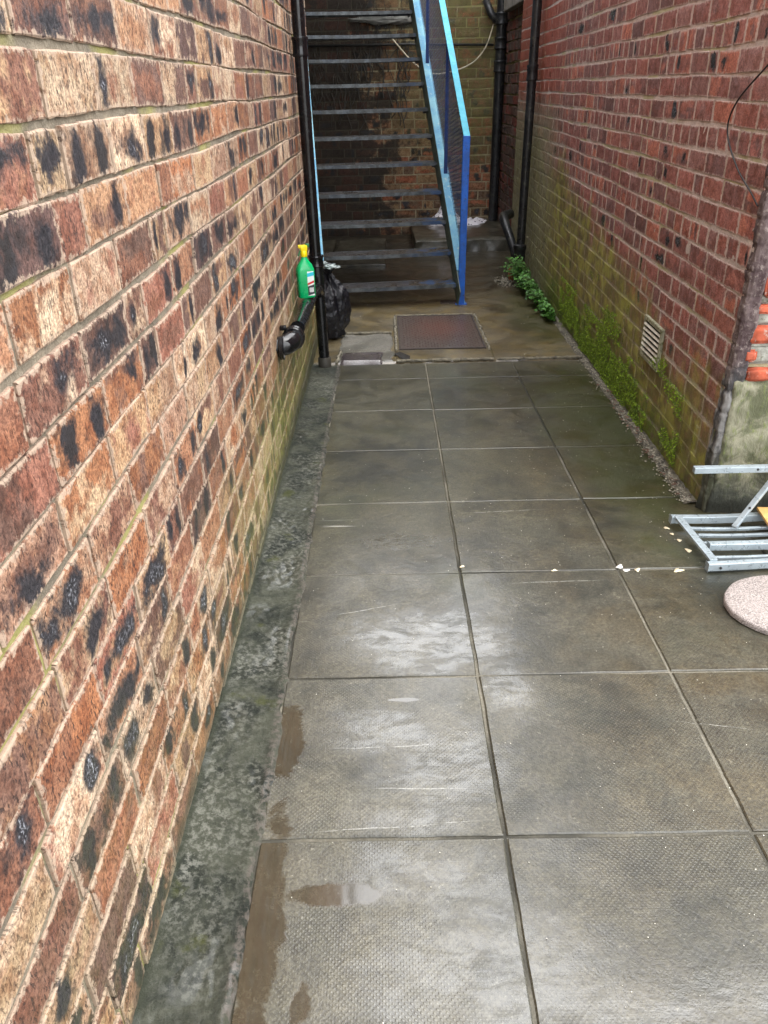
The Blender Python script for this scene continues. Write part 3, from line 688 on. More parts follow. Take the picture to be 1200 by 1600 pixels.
def haunch(a, b):
    Y = -1.2+6.36*b; edge = max(-.343, -.333+.022*mnoise.noise(Vector((Y*2.3, 0, 0)))+.014*mnoise.noise(Vector((Y*9, 0, 0)))+.008*mnoise.noise(Vector((Y*30, 0, 0))))
    X = -.525+(edge+.525)*a
    Z = gz(Y)+.020*(1-a)**1.5+.004+.008*math.exp(-((a-.9)/.07)**2)*(.6+.9*mnoise.noise(Vector((Y*5, 2, 0))))
    Z += .005*mnoise.noise(Vector((X*9, Y*9, 0)))+.0022*mnoise.noise(Vector((X*40, Y*40, 0)))
    if a > .985: Z = gz(Y)-.004
    return (X, Y, Z)
mb.grid(44, 900, haunch); tag(mb.build('cement_haunch', m_ha, smooth=True), kind='structure')
# rough gully of crumbled mortar along the right wall
t = NT('gully_cement'); n = t.noise(16, 7, .7); f = t.noise(130, 5, .75)
c = t.mix(t.ss(n, .35, .62), (.03, .026, .018), (.16, .145, .105)); c = t.mix(t.math('MULTIPLY', t.ss(f, .56, .66), .7), c, (.42, .38, .30))
t.set(col=c, rough=.6, nrm=t.bump(t.math('ADD', n, f), .9, .01)); m_gu = t.m
mb = MB()
def gully(a, b):
    Y = 2.98+5.3*b; xw = 1.352+.0201*(Y-2.93); X = xw-.066*(1-a)+.006+.012*mnoise.noise(Vector((Y*6, 1, 0)))*(1-a)
    Z = gz(Y)+.001+.010*a+.007*mnoise.noise(Vector((X*30, Y*30, 0)))*(a > .02)
    return (X, Y, Z-(.01 if a < .01 else 0))
mb.grid(16, 500, gully); tag(mb.build('crumbled_gully', m_gu, smooth=True), kind='structure')
# patches in the apron left of the manhole
m_grav = wetground('gravelly_patch', (.22, .21, .18), (.07, .068, .05), .25, rhi=.65)
tag(conc(-.36, .045, 5.24, 5.98, 40, 60, .006, .010, 'rough_patch', m_grav, .03), kind='structure')
m_slate = wetground('purple_slab', (.13, .11, .12), (.085, .07, .075), .6, rhi=.4)
tag(conc(-.34, -.03, 5.215, 5.46, 20, 14, .016, .004, 'small_flagstone', m_slate, .010), kind='structure')
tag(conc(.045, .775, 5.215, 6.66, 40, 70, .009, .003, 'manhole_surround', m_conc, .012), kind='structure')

# ================================================================ OBJECTS
m_black = simple('black_pipe_paint', (.0050, .0053, .0065), .16, var=.3, vscale=10, bump=.06, bscale=25, dirt=(.014, .016, .015), dirt_amt=.15)
m_black2 = simple('old_black_pipe', (.014, .015, .017), .38, var=.5, vscale=9, bump=.3, bscale=50, dirt=(.06, .06, .045), dirt_amt=.35)
def collar_prof(r, h): return [(r+.001, -h*.5), (r*1.22, -h*.5), (r*1.30, -h*.42), (r*1.22, -h*.30), (r*1.18, 0), (r*1.22, h*.30), (r*1.32, h*.40), (r*1.25, h*.5), (r+.001, h*.5)]
# ---- left downpipe with the branch waste pipe
PX, PY, PR = -.447, 5.13, .037
dp = tag(empty('drainpipe', (PX, PY, gz(PY))), 'glossy black downpipe on the end of the left wall with a sloping branch pipe', 'drainpipe')
mb = MB(); mb.tube([(PX-.004, PY, .53), (PX-.012, PY, 1.2), (PX-.02, PY, 2.2), (PX-.02, PY, 5.5)], PR, 24); local(mb.build('pipe', m_black, auto=40), dp)
mb = MB(); mb.tube([(PX+.012, PY, gz(PY)-.02), (PX+.008, PY, .2), (PX+.003, PY, .60)], PR*.96, 24); local(mb.build('pipe', m_black, auto=40), dp)
mb = MB(); mb.lathe([(r, z) for r, z in collar_prof(PR, .10)], (PX-.018, PY, 1.81)); local(mb.build('collar', m_black, auto=40), dp)
mb = MB(); mb.lathe([(r, z) for r, z in collar_prof(PR*1.05, .07)], (PX-.004, PY, .625)); local(mb.build('collar', m_black, auto=40), dp)
mb = MB(); mb.lathe([(.040, 0), (.044, .01), (.044, .09), (.040, .10)], (PX+.012, PY, gz(PY)-.02)); local(mb.build('foot', simple('pipe_foot', (.05, .045, .035), .6, bump=.5), auto=40), dp)
# branch: from the tee down along the wall to an elbow going into the wall
bp_ = [(PX+.002, PY, .42), (PX-.004, PY-.10, .470), (-.458, 4.74, .500), (-.460, 4.3, .512), (-.460, 3.90, .527)]
mb = MB(); mb.tube(bp_, .038, 24)
local(mb.build('branch_pipe', m_black, auto=40), dp)
mb = MB(); E = Vector((-.458, 3.66, .540)); d = (Vector(bp_[-1])-Vector(bp_[-2])).normalized()
el = [E+Vector((0, .03, 0)), E, E+Vector((-.006, -.045, .0)), E+Vector((-.028, -.078, -.004)), E+Vector((-.065, -.098, -.008)), E+Vector((-.13, -.104, -.01))]
mb.tube(el, [.041, .046, .048, .048, .047, .046], 24); local(mb.build('elbow', m_black, smooth=True), dp)
mb = MB(); mb.lathe([(.041, -.03), (.052, -.03), (.055, -.024), (.052, -.016), (.050, .0), (.052, .012), (.056, .020), (.052, .028), (.041, .028)], E+Vector((0, .03, -.001)), d); local(mb.build('elbow_collar', m_black, auto=40), dp)
mb = MB(); mb.lathe([(.046, -.02), (.056, -.018), (.056, .0), (.046, .006)], (XL+.012, E.y-.104, E.z-.01), (-1, 0, 0)); local(mb.build('wall_flange', m_black, auto=40), dp)
mb = MB(); mb.box(E+Vector((-.045, .02, .052)), (.03, .03, .022), bev=.004); local(mb.build('bracket_lug', m_black, auto=40), dp)
# ---- spray bottle standing on the branch pipe
SBX, SBY = -.462, 4.50; SBZ = .544
sb = tag(empty('spray_bottle', (SBX, SBY, SBZ), R(-14)), 'bright green cleaner spray bottle with a yellow trigger head on the black branch pipe', 'spray bottle')
def sect(mb, prof, n=20):
    """stack of rounded-rectangle sections (hx, hy, z, squareness)"""
    b = len(mb.v)
    for hx, hy, z, q in prof:
        for k in range(n):
            a = 2*math.pi*(k+.5)/n; ca, sa = math.cos(a), math.sin(a)
            mb.v.append((hx*math.copysign(abs(ca)**q, ca), hy*math.copysign(abs(sa)**q, sa), z))
    for i in range(len(prof)-1):
        for k in range(n):
            k2 = (k+1) % n; mb.face([b+i*n+k, b+i*n+k2, b+(i+1)*n+k2, b+(i+1)*n+k])
    mb.face([b+k for k in range(n)][::-1]); mb.face([b+(len(prof)-1)*n+k for k in range(n)])
m_gr = simple('green_plastic', (.0, .42, .13), .32, var=.12, bump=.0, coat=.3)
mb = MB(); sect(mb, [(.046, .028, 0, .45), (.050, .031, .006, .4), (.050, .031, .15, .4), (.048, .030, .162, .45), (.038, .026, .185, .6), (.024, .020, .205, .9), (.017, .017, .218, 1), (.016, .016, .232, 1)])
mb.build('body', m_gr, sb, auto=50)
m_ye = simple('yellow_plastic', (.85, .66, .0), .35, var=.08)
m_gd = simple('dark_green_plastic', (.01, .14, .04), .35, var=.08)
mb = MB(); mb.lathe([(.018, .226), (.019, .228), (.019, .252), (.014, .258)], (0, 0, 0)); mb.box((.0, 0, .272), (.042, .024, .034), bev=.007); mb.box((-.024, 0, .282), (.016, .016, .018), bev=.004)
mb.build('spray_head', m_ye, sb, auto=40)
mb = MB(); mb.bar((-.020, 0, .262), (-.034, 0, .230), .012, .007, .002); mb.build('trigger', m_gd, sb)
mb = MB(); mb.box((.022, 0, .284), (.022, .020, .020), bev=.004); mb.build('rear_cap', m_gd, sb)
# label on the side that faces the alley: white panel, red and dark bands
def lab_plate(name, x0, x1, z0_, z1_, off, col, sl=0.0):
    m_ = simple('label_'+name, col, .4, var=.05)
    mb = MB(); e = .0312+off
    for s_ in (1,):
        b = mb.add([(x0, -e, z0_), (x1, -e, z0_+sl), (x1, -e, z1_+sl), (x0, -e, z1_), (x0, -e+.001, z0_), (x1, -e+.001, z0_+sl), (x1, -e+.001, z1_+sl), (x0, -e+.001, z1_)])
        mb.face([b, b+1, b+2, b+3]); mb.face([b+4, b+7, b+6, b+5]); mb.face([b, b+4, b+5, b+1]); mb.face([b+1, b+5, b+6, b+2]); mb.face([b+2, b+6, b+7, b+3]); mb.face([b+3, b+7, b+4, b])
    return mb.build(name, m_, None)
lp = empty('label'); 
COLLAB = []
bpy.data.objects.remove(lp)
lab = lab_plate('label', .001, .040, .012, .148, 0, (.75, .80, .76)); lab.parent = sb
for nm, a in dict(red_band=(.001, .040, .072, .084, .0008, (.55, .02, .02), .012), dark_panel=(.001, .040, .014, .066, .0008, (.02, .025, .03), .008), cyan_band=(.001, .040, .118, .138, .0008, (.02, .5, .65), .006)).items():
    q = lab_plate(nm, *a); q.parent = lab
mb = MB()
for i in range(4): mb.box((.012+.0065*i, -.0335, .045+random.uniform(-.003, .003)), (.004, .001, .026))
q = mb.build('lettering', simple('label_white', (.8, .8, .78), .4), lab)
# rotate so the label faces toward +X / camera
sb.rotation_euler = (0, R(0), R(24))
# ---- rubbish bag behind the pipe
m_bag = NT('black_bag_plastic'); n = m_bag.noise(14, 5, .6, dist=1.2)
m_bag.set(col=(.004, .004, .008), rough=.35, coat=.15, crough=.1, nrm=m_bag.bump(m_bag.math('ADD', n, m_bag.math('MULTIPLY', m_bag.noise(1.0, 4, .6, m_bag.scale(m_bag.pos, 40, 40, 9)), .8)), .9, .02)); m_bag = m_bag.m
rb = tag(empty('rubbish_bag', (-.44, 5.92, gz(5.92))), 'knotted black plastic rubbish bag squeezed behind the left downpipe', 'rubbish bag')
bm = bmesh.new(); bmesh.ops.create_icosphere(bm, subdivisions=6, radius=1)
for v in bm.verts:
    p = v.co.copy(); hz = (p.z+1)/2; a = math.atan2(p.y, p.x)
    rad = .145*(1+.10*math.sin(3*a+1)+.06*math.sin(5*a+hz*4)); top = max(0, (hz-.70)/.30)
    rad *= (1-.62*top**1.2)
    q = Vector((p.x*rad/max(.001, 1), p.y*rad, hz*.50))
    if hz < .12: q.z = .001+q.z*.4; q.x *= 1.08; q.y *= 1.08
    pl = .012*math.sin(a*11+hz*3)*(.3+1.2*top)+mnoise.noise(q*22)*.014+mnoise.noise(q*55)*.006
    q += Vector((math.cos(a), math.sin(a), .2))*pl
    v.co = q
mb = MB(); mb.from_bm(bm); mb.build('sack', m_bag, rb, smooth=True)
bm = bmesh.new(); bmesh.ops.create_icosphere(bm, subdivisions=4, radius=1)
for v in bm.verts:
    p = v.co.copy(); a = math.atan2(p.y, p.x); h_ = (p.z+1)/2
    r_ = .02+.055*h_**1.5; r_ *= 1+.35*math.sin(a*7+h_*5)
    v.co = Vector((math.cos(a)*r_*math.hypot(p.x, p.y), math.sin(a)*r_*math.hypot(p.x, p.y), .47+h_*.10))
mb = MB(); mb.from_bm(bm); mb.build('knot', m_bag, rb, smooth=True)
m_sheet = NT('clear_plastic'); m_sheet.set(col=(.30, .36, .35), rough=.2, coat=.4, nrm=m_sheet.bump(m_sheet.noise(40, 4), .7, .01)); m_sheet = m_sheet.m
m_teal = simple('teal_plastic', (.03, .42, .32), .25, bump=.5)
def crumple(c, s, seed, mat, name, amp=.35):
    bm = bmesh.new(); bmesh.ops.create_icosphere(bm, subdivisions=4, radius=1)
    for v in bm.verts:
        d = mnoise.noise(v.co*2.2+Vector((seed, 0, 0)))+.6*mnoise.noise(v.co*5+Vector((seed, 3, 0)))
        v.co *= 1+d*amp; v.co = Vector((v.co.x*s[0], v.co.y*s[1], v.co.z*s[2]))
    mb = MB(); mb.from_bm(bm, c); return mb.build(name, mat, smooth=True)
pw = tag(empty('plastic_wrapper', (-.44, 5.72, .44)), 'crumpled clear and teal plastic wrapper lying on top of the black bag', 'wrapper')
local(crumple((-.45, 5.72, .495), (.022, .04, .010), 3, m_sheet, 'clear_sheet', .8), pw)
local(crumple((-.40, 5.80, .455), (.05, .05, .012), 8, m_sheet, 'clear_sheet', .8), pw)
local(crumple((-.485, 5.62, .43), (.018, .05, .05), 5, m_teal, 'teal_sheet', .6), pw)

# ---- staircase
SY = .1; ST0 = Vector((.626, 7.0, .041)); RISE, RUN, WID = .227, .287, 1.161; NT_ = 15
ux = Vector((math.cos(SY), math.sin(SY), 0)); uy = Vector((-math.sin(SY), math.cos(SY), 0)); uz = Vector((0, 0, 1))
st = tag(empty('metal_staircase', (.05, 7.0, gz(7.0))), 'open steel staircase with worn dark treads and peeling blue stringers and rail', 'staircase')
def SP(a, b, c): return ST0+ux*a+uy*b+uz*c        # a: across (0 = right end), b: forward, c: up
t = NT('worn_tread'); x, y, z = t.sep(t.pos); n = t.noise(9, 6, .65); f = t.noise(75, 6, .72)
edge = t.ss(t.math('ADD', t.math('ABSOLUTE', t.math('ADD', x, t.math('MULTIPLY', t.math('SUBTRACT', y, 7.0), .1003))), 0.0), .34, .56)
c = t.mix(t.ss(f, .35, .65), (.014, .013, .012), (.08, .072, .066))
bl = t.math('MULTIPLY', t.ss(n, .50, .60), t.ss(x, .1, .5, .08, 1.0))
c = t.mix(t.math('MULTIPLY', bl, .8), c, (.02, .09, .24)); c = t.mix(t.ss(t.noise(160, 3, .7), .70, .74, 0, .7), c, (.5, .5, .46))
t.set(col=c, rough=t.ss(n, .3, .7, .18, .5), metal=.15, coat=.5, crough=.15, nrm=t.bump(f, .7, .004)); m_tr = t.m
t = NT('tread_nosing'); n = t.noise(14, 6, .65); x, y, z = t.sep(t.pos)
c = t.mix(t.ss(n, .42, .62), (.025, .030, .033), (.085, .10, .108)); c = t.mix(t.math('MULTIPLY', t.ss(t.noise(5, 4), .50, .60), t.ss(x, .1, .6, .10, .8)), c, (.015, .06, .17))
t.set(col=c, rough=.4, coat=.3, crough=.2, nrm=t.bump(n, .4, .003)); m_no = t.m
for i in range(NT_):
    cx = SP(-WID/2, RUN*i+.115, RISE*i); rot = Matrix.Rotation(SY, 3, 'Z')
    mb = MB(); 
    # slightly dished plate
    def tf(a, b, i=i):
        zz = -.004*math.sin(math.pi*a)*(1+.5*math.sin(i))
        return SP(-WID+WID*a, RUN*i+.002+.228*b, RISE*i+zz+.0)
    mb.grid(24, 6, tf); b_ = len(mb.v); mb.grid(24, 6, lambda a, b: Vector(tf(1-a, b))-Vector((0, 0, .006)))
    tr = local(mb.build('tread', m_tr), st)
    mb = MB(); 
    def nf(a, b, i=i):
        zz = -.004*math.sin(math.pi*a)*(1+.5*math.sin(i))
        return SP(-WID+WID*a, RUN*i-.002, RISE*i+zz+.002-.032*b)
    mb.grid(24, 2, nf); mb.grid(24, 2, lambda a, b: Vector(nf(1-a, b))+uy*.006); mb.grid(24, 1, lambda a, b: Vector(nf(a, 0))+uy*(.006*b))
    mb.bar(SP(-WID, RUN*i+.226, RISE*i-.018), SP(0, RUN*i+.226, RISE*i-.018), .006, .034)
    n_ = local(mb.build('nosing', m_no), st); n_.parent = tr; n_.matrix_parent_inverse = Matrix.Identity(4)
    n_.matrix_parent_inverse = tr.matrix_parent_inverse.copy() if False else (st.matrix_basis @ Matrix.Identity(4)).inverted() @ st.matrix_basis
    # tread bracket under the right end
    mb = MB(); mb.box(SP(-.016, RUN*i+.115, RISE*i-.030), (.006, .20, .045), rot); q = mb.build('bracket', m_no); q.parent = tr
# stringers: C-channels, flange outward
t = NT('peeling_light_blue'); n = t.noise(30, 7, .72); f = t.noise(110, 5, .7); g = t.noise(4, 4)
c = t.mix(t.ss(g, .4, .6), (.13, .34, .52), (.22, .47, .58)); c = t.mix(t.ss(n, .56, .63), c, (.36, .50, .54)); c = t.mix(t.ss(f, .60, .66, 0, .8), c, (.10, .14, .14))
c = t.mix(t.ss(t.noise(13, 6, .7), .66, .70), c, (.03, .05, .08)); t.set(col=c, rough=.7, spec=.3, nrm=t.bump(n, .7, .004)); m_lb = t.m
t = NT('algae_stringer_web'); n = t.noise(18, 6, .7); c = t.mix(t.ss(n, .4, .6), (.055, .075, .06), (.12, .15, .11)); t.set(col=c, rough=.55, nrm=t.bump(n, .5, .004)); m_web = t.m
sl = Vector((0, RUN, RISE)).normalized(); sdir_ = (uy*RUN+uz*RISE).normalized(); sup = ux.cross(sdir_).normalized()
if sup.z < 0: sup = -sup
Lst = math.hypot(RUN, RISE)*(NT_+.2)
for side in (1, -1):
    base = SP(.003 if side > 0 else -WID-.003, 0, 0); off = base - sdir_*.16
    s_ = local(MB().build('stringer', m_web), st) if False else None
    def P_(l, a, h): return off+sdir_*l+ux*(side*a)+sup*h
    mb = MB(); mb.bar(P_(0, .004, -.02), P_(Lst, .004, -.02), .007, .20, upv=sup); web = local(mb.build('stringer', m_web), st)
    mb = MB(); mb.bar(P_(0.24 if side > 0 else .30, .040, .083), P_(Lst, .040, .083), .075, .007, upv=sup); mb.bar(P_(0, .040, -.123), P_(Lst, .040, -.123), .075, .007, upv=sup)
    q = mb.build('flange', m_lb); q.parent = web
# railing on the right
m_cy = simple('pale_cyan_paint', (.09, .42, .55), .75, var=.12, vscale=12, dirt=(.10, .30, .38), dirt_amt=.2, bump=.2)
m_bl2 = simple('blue_paint', (.006, .105, .50), .38, var=.25, vscale=12, dirt=(.015, .02, .03), dirt_amt=.22, bump=.3)
m_db = simple('dark_blue_paint', (.008, .035, .16), .4, var=.25, vscale=14, dirt=(.01, .012, .02), dirt_amt=.25)
RA = .058
post_top = SP(RA, .0, 1.192)
ra = local(MB().build('railing', m_bl2), st) if False else None
mb = MB(); mb.bar((post_top.x-.012, 7.0, gz(7.0)), post_top, .058, .058, .004, upv=(0, 1, 0)); mb.box((post_top.x-.012, 7.0, gz(7)+.004), (.10, .09, .008), bev=.002)
post = local(mb.build('railing_post', m_bl2), st)
mb = MB(); hr0 = post_top+uz*.004-sdir_*.02; mb.bar(hr0, hr0+sdir_*(Lst-.1), .052, .012, .003, upv=sup); mb.bar(hr0-sup*.010+ux*.024, hr0-sup*.010+ux*.024+sdir_*(Lst-.1), .006, .03, upv=sup)
local(mb.build('handrail', m_cy), st)
for L_ in (1.22, 2.72, 4.1):
    foot = off = ST0 + sdir_*L_ + ux*.048+sup*.088
    topz = hr0 + sdir_*0
    # point of the handrail straight above (leaning slightly)
    k = (foot-hr0).dot(uy)/sdir_.dot(uy); tp = hr0+sdir_*(k+.04)
    mb = MB(); mb.bar(foot-sup*.01, tp-sup*.01, .034, .010, .001, upv=uy); local(mb.build('baluster', m_db), st)
# expanded mesh infill
m_mesh = simple('mesh_paint', (.022, .035, .11), .4, var=.3)
mb = MB(); Hh = 1.02; N1 = 150
def MP(l, h): return ST0+ux*.060+sdir_*l+uz*(.14+h)
Lm = 4.2; step_ = .046
import itertools
def thin(a, b, w=.0024):
    a, b = Vector(a), Vector(b); d = (b-a).normalized(); n_ = ux; s_ = d.cross(n_).normalized()*w
    bb = mb.add([a+s_-n_*.0003, b+s_-n_*.0003, b-s_-n_*.0003, a-s_-n_*.0003, a+s_+n_*.0003, b+s_+n_*.0003, b-s_+n_*.0003, a-s_+n_*.0003])
    mb.face([bb, bb+1, bb+2, bb+3]); mb.face([bb+7, bb+6, bb+5, bb+4]); mb.face([bb, bb+4, bb+5, bb+1]); mb.face([bb+3, bb+2, bb+6, bb+7])
slope_ = .75
for sgn in (1, -1):
    c0 = -Hh/slope_ if sgn > 0 else 0
    l0 = c0
    while l0 < Lm+Hh/slope_:
        # line from (l0,0) rising to (l0 + sgn*H/slope, H), clipped to 0..Lm
        la, lb = l0, l0+sgn*Hh/slope_; ha, hb = 0.0, Hh
        def clip(lq, lp, hp, hq, lim):
            f = (lim-lp)/(lq-lp); return hp+(hq-hp)*f
        pts = [(la, ha), (lb, hb)]
        if (la < 0 and lb < 0) or (la > Lm and lb > Lm): l0 += step_; continue
        if pts[0][0] < 0: pts[0] = (0, clip(lb, la, ha, hb, 0))
        if pts[0][0] > Lm: pts[0] = (Lm, clip(lb, la, ha, hb, Lm))
        if pts[1][0] < 0: pts[1] = (0, clip(lb, la, ha, hb, 0))
        if pts[1][0] > Lm: pts[1] = (Lm, clip(lb, la, ha, hb, Lm))
        if abs(pts[1][1]-pts[0][1]) > .01: thin(MP(*pts[0]), MP(*pts[1]))
        l0 += step_
local(mb.build('mesh_infill', m_mesh), st)
# base plate under the stringer
mb = MB(); mb.box((.575, 7.06, gz(7.06)+.006), (.17, .11, .010), bev=.002); local(mb.build('base_plate', simple('rusty_plate', (.05, .035, .028), .6, bump=.5)), st)
# landing at the head of the stairs
mb = MB(); lz = .041+RISE*NT_; mb.box((-.25, 11.33, lz), (1.9, .16, .07), bev=.005); local(mb.build('landing', simple('landing_plate', (.06, .065, .07), .6)), st)
# unseen slabs added to block the sky over the corner behind the stairs
cs = MB(); cs.box((-.70, 10.7, 4.3), (1.04, 1.44, .16), bev=.01); cs.box((-.95, 8.2, 3.30), (.52, 3.6, .14), bev=.01)
tag(cs.build('unseen_shade_slab', simple('shade_slab_concrete', (.18, .17, .15), .85, bump=.4)), 'added grey concrete slab, out of view, shading the corner above the stairs', 'unseen_shade_slab')

# ---- manhole cover
mh = tag(empty('manhole_cover', (.40, 5.99, gz(5.99))), 'rusty brown rectangular metal manhole cover set in the wet concrete', 'manhole cover')
t = NT('rusty_plate_cover'); x, y, z = t.sep(t.pos); n = t.noise(6, 5, .6); f = t.noise(90, 5, .7)
c = t.mix(t.ss(t.math('ADD', blob(t, x, y, .42, 6.1, .26, .4), t.math('SUBTRACT', n, .5)), 1.3, .1), (.060, .036, .028), (.13, .042, .026)); c = t.mix(t.ss(f, .4, .66, 0, .7), c, (.15, .13, .115))
c = t.mix(t.ss(t.noise(30, 5, .7), .6, .68, 0, .5), c, (.23, .22, .2))
t.set(col=c, rough=.42, metal=.2, coat=.4, crough=.2, nrm=t.bump(f, .5, .003)); m_rc = t.m
cz = lambda y: gz(y)+.012
def tilt_box(mb, x0, x1, y0, y1, h, lift):
    b = mb.add([(x0, y0, gz(y0)+lift), (x1, y0, gz(y0)+lift), (x1, y1, gz(y1)+lift), (x0, y1, gz(y1)+lift), (x0, y0, gz(y0)+lift-h), (x1, y0, gz(y0)+lift-h), (x1, y1, gz(y1)+lift-h), (x0, y1, gz(y1)+lift-h)])
    for f_ in ((0, 1, 2, 3), (7, 6, 5, 4), (0, 4, 5, 1), (1, 5, 6, 2), (2, 6, 7, 3), (3, 7, 4, 0)): mb.face([b+k for k in f_])
MX0, MX1, MY0, MY1 = .085, .725, 5.50, 6.52
mb = MB(); tilt_box(mb, MX0+.015, MX1-.015, MY0+.015, MY1-.015, .02, .016); cov = mb.build('cover_plate', m_rc); local(cov, mh)
mb = MB(); ny_ = 26; nx_ = 26
for j in range(ny_):
    for i in range(nx_):
        x_ = MX0+.035+(MX1-MX0-.07)*(i+.5)/nx_; y_ = MY0+.04+(MY1-MY0-.08)*(j+.5)/ny_; z_ = gz(y_)+.017
        a = (.009, .005) if (i+j) % 2 else (.004, .014)
        b = mb.add([(x_-a[0], y_, z_-.001), (x_, y_-a[1], z_-.001), (x_+a[0], y_, z_-.001), (x_, y_+a[1], z_-.001), (x_, y_, z_+.005)])
        for k in range(4): mb.face([b+k, b+(k+1) % 4, b+4])
q = mb.build('chequer_studs', m_rc); local(q, mh)
m_fr = simple('manhole_frame_rust', (.04, .03, .026), .6, bump=.5)
mb = MB()
for (a, b_, c_, d_) in ((MX0, MX1, MY0, MY0+.012), (MX0, MX1, MY1-.012, MY1), (MX0, MX0+.012, MY0+.012, MY1-.012), (MX1-.012, MX1, MY0+.012, MY1-.012)): tilt_box(mb, a, b_, c_, d_, .03, .0175)
local(mb.build('frame', m_fr), mh)
# crumbly mortar bead round the frame
mb = MB()
def bead(p0, p1, seed):
    n_ = int((Vector(p1)-Vector(p0)).length/.012); pts = []; rr_ = []
    for i in range(n_+1):
        p = Vector(p0).lerp(Vector(p1), i/n_); q_ = mnoise.noise(Vector((p.x*16+seed, p.y*16, 0))); pts.append((p.x+.010*q_, p.y+.010*q_, gz(p.y)+.011)); rr_.append(.010+.007*mnoise.noise(Vector((p.x*45, p.y*45, seed))))
    mb.tube(pts, rr_, 8)
for s_, (a, b_) in enumerate([((MX0-.02, MY0), (MX0-.02, MY1+.02)), ((MX0, MY1+.03), (MX1, MY1+.03)), ((MX1+.02, MY1+.03), (MX1+.02, MY0-.03)), ((MX0-.02, 5.225), (MX1+.02, 5.225)), ((MX1+.045, 5.22), (1.36, 5.22)), ((-.36, 6.0), (MX0-.05, 6.0)), ((-.36, 5.23), (-.34, 5.5))]): bead(a, b_, s_*3)
local(mb.build('mortar_bead', simple('mortar_bead', (.17, .155, .115), .9, var=.5, vscale=30, bump=.6)), mh)
# dark hole at the corner of the surround
mb = MB(); b = mb.add([(.045, 5.40, gz(5.4)+.0145), (.10, 5.26, gz(5.26)+.0145), (.155, 5.235, gz(5.23)+.0145), (.16, 5.33, gz(5.33)+.0145), (.09, 5.44, gz(5.44)+.0145)]); mb.face([b, b+1, b+2, b+3, b+4])
b = mb.add([(.05, 5.40, gz(5.4)+.006), (.10, 5.27, gz(5.26)+.006), (.155, 5.24, gz(5.23)+.006), (.155, 5.33, gz(5.33)+.006), (.09, 5.43, gz(5.44)+.006)]); mb.face([b, b+1, b+2, b+3, b+4])
local(mb.build('broken_corner', simple('broken_corner', (.012, .010, .008), .9)), mh)

# ---- right downpipe
rp = tag(empty('drainpipe', (1.375, 8.1, gz(8.1))), 'black iron downpipe rising beside the leafy weeds on the right wall', 'drainpipe')
mb = MB(); mb.tube([(1.366, 8.1, .05), (1.372, 8.1, 1.0), (1.385, 8.1, 2.3), (1.39, 8.1, 3.6)], .042, 20); local(mb.build('pipe', m_black2, auto=40), rp)
for z_ in (1.68, 3.1): mb = MB(); mb.lathe(collar_prof(.042, .13), (1.378, 8.1, z_), seg=20); local(mb.build('collar', m_black2, auto=40), rp)
mb = MB(); mb.lathe([(.05, -.16), (.066, -.15), (.058, -.12), (.058, .12), (.068, .14), (.064, .17), (.045, .18)], (1.362, 8.1, 0.0), seg=20); local(mb.build('socket', m_black2, auto=40), rp)
mb = MB(); mb.tube([(1.345, 8.1, -.02), (1.315, 8.14, .10), (1.275, 8.22, .22), (1.245, 8.32, .31), (1.235, 8.42, .36), (1.25, 8.6, .37), (1.34, 8.72, .38)], [.045, .045, .044, .044, .05, .05, .05], 16); local(mb.build('swan_neck', m_black2, smooth=True), rp)
# ---- back downpipe
bp2 = tag(empty('drainpipe', (1.495, 11.2, 0)), 'thick black soil pipe with several collars standing in the far right corner', 'drainpipe')
mb = MB(); mb.tube([(1.485, 11.22, -.05), (1.49, 11.22, 1.5), (1.49, 11.22, 4.5)], .062, 20); local(mb.build('pipe', m_black2, auto=40), bp2)
for z_ in (2.30, 2.04, 1.79): mb = MB(); mb.lathe(collar_prof(.062, .13), (1.49, 11.22, z_), seg=20); local(mb.build('collar', m_black2, auto=40), bp2)
mb = MB(); mb.tube([(1.45, 11.24, 2.26), (1.36, 11.28, 2.36), (1.30, 11.34, 2.5)], .045, 14); local(mb.build('branch', m_black2, smooth=True), bp2)
# ---- thin conduit and pale cable on the back wall
mb = MB(); mb.tube([(-1.2, 11.37, 2.07), (.3, 11.37, 2.06), (1.42, 11.37, 2.03)], .014, 10)
tag(mb.build('conduit', simple('dark_conduit', (.02, .02, .018), .5), smooth=True), 'thin dark horizontal conduit fixed across the back wall', 'conduit')
def spline(pts, n=10):
    pts = [Vector(p) for p in pts]; out = []
    for i in range(len(pts)-1):
        p0 = pts[max(i-1, 0)]; p1 = pts[i]; p2 = pts[i+1]; p3 = pts[min(i+2, len(pts)-1)]
        for k in range(n):
            q = k/n; out.append(.5*((2*p1)+(p2-p0)*q+(2*p0-5*p1+4*p2-p3)*q*q+(3*p1-p0-3*p2+p3)*q**3))
    out.append(pts[-1]); return out
mb = MB(); mb.tube(spline([(1.40, 11.28, 2.25), (1.328, 11.30, 2.03), (1.212, 11.32, 1.88), (1.09, 11.33, 1.806), (.97, 11.34, 1.766), (.766, 11.35, 1.727), (.60, 11.35, 1.74), (.478, 11.35, 1.805), (.356, 11.35, 1.90), (.235, 11.35, 2.02), (.132, 11.35, 2.13)]), .0085, 8)
tag(mb.build('cable', simple('cream_cable', (.62, .55, .40), .5), smooth=True), 'cream cable sagging across the back wall behind the handrail', 'cable')
mb = MB(); mb.tube(spline([(1.338, 2.90, 1.72), (1.333, 3.076, 1.631), (1.330, 3.267, 1.52), (1.332, 3.31, 1.421), (1.330, 3.162, 1.309), (1.335, 3.011, 1.236), (1.345, 2.955, 1.195)]), .0032, 8)
tag(mb.build('cable', simple('black_cable', (.01, .01, .012), .4), smooth=True), 'loose black cable curving down the right wall to its corner', 'cable')
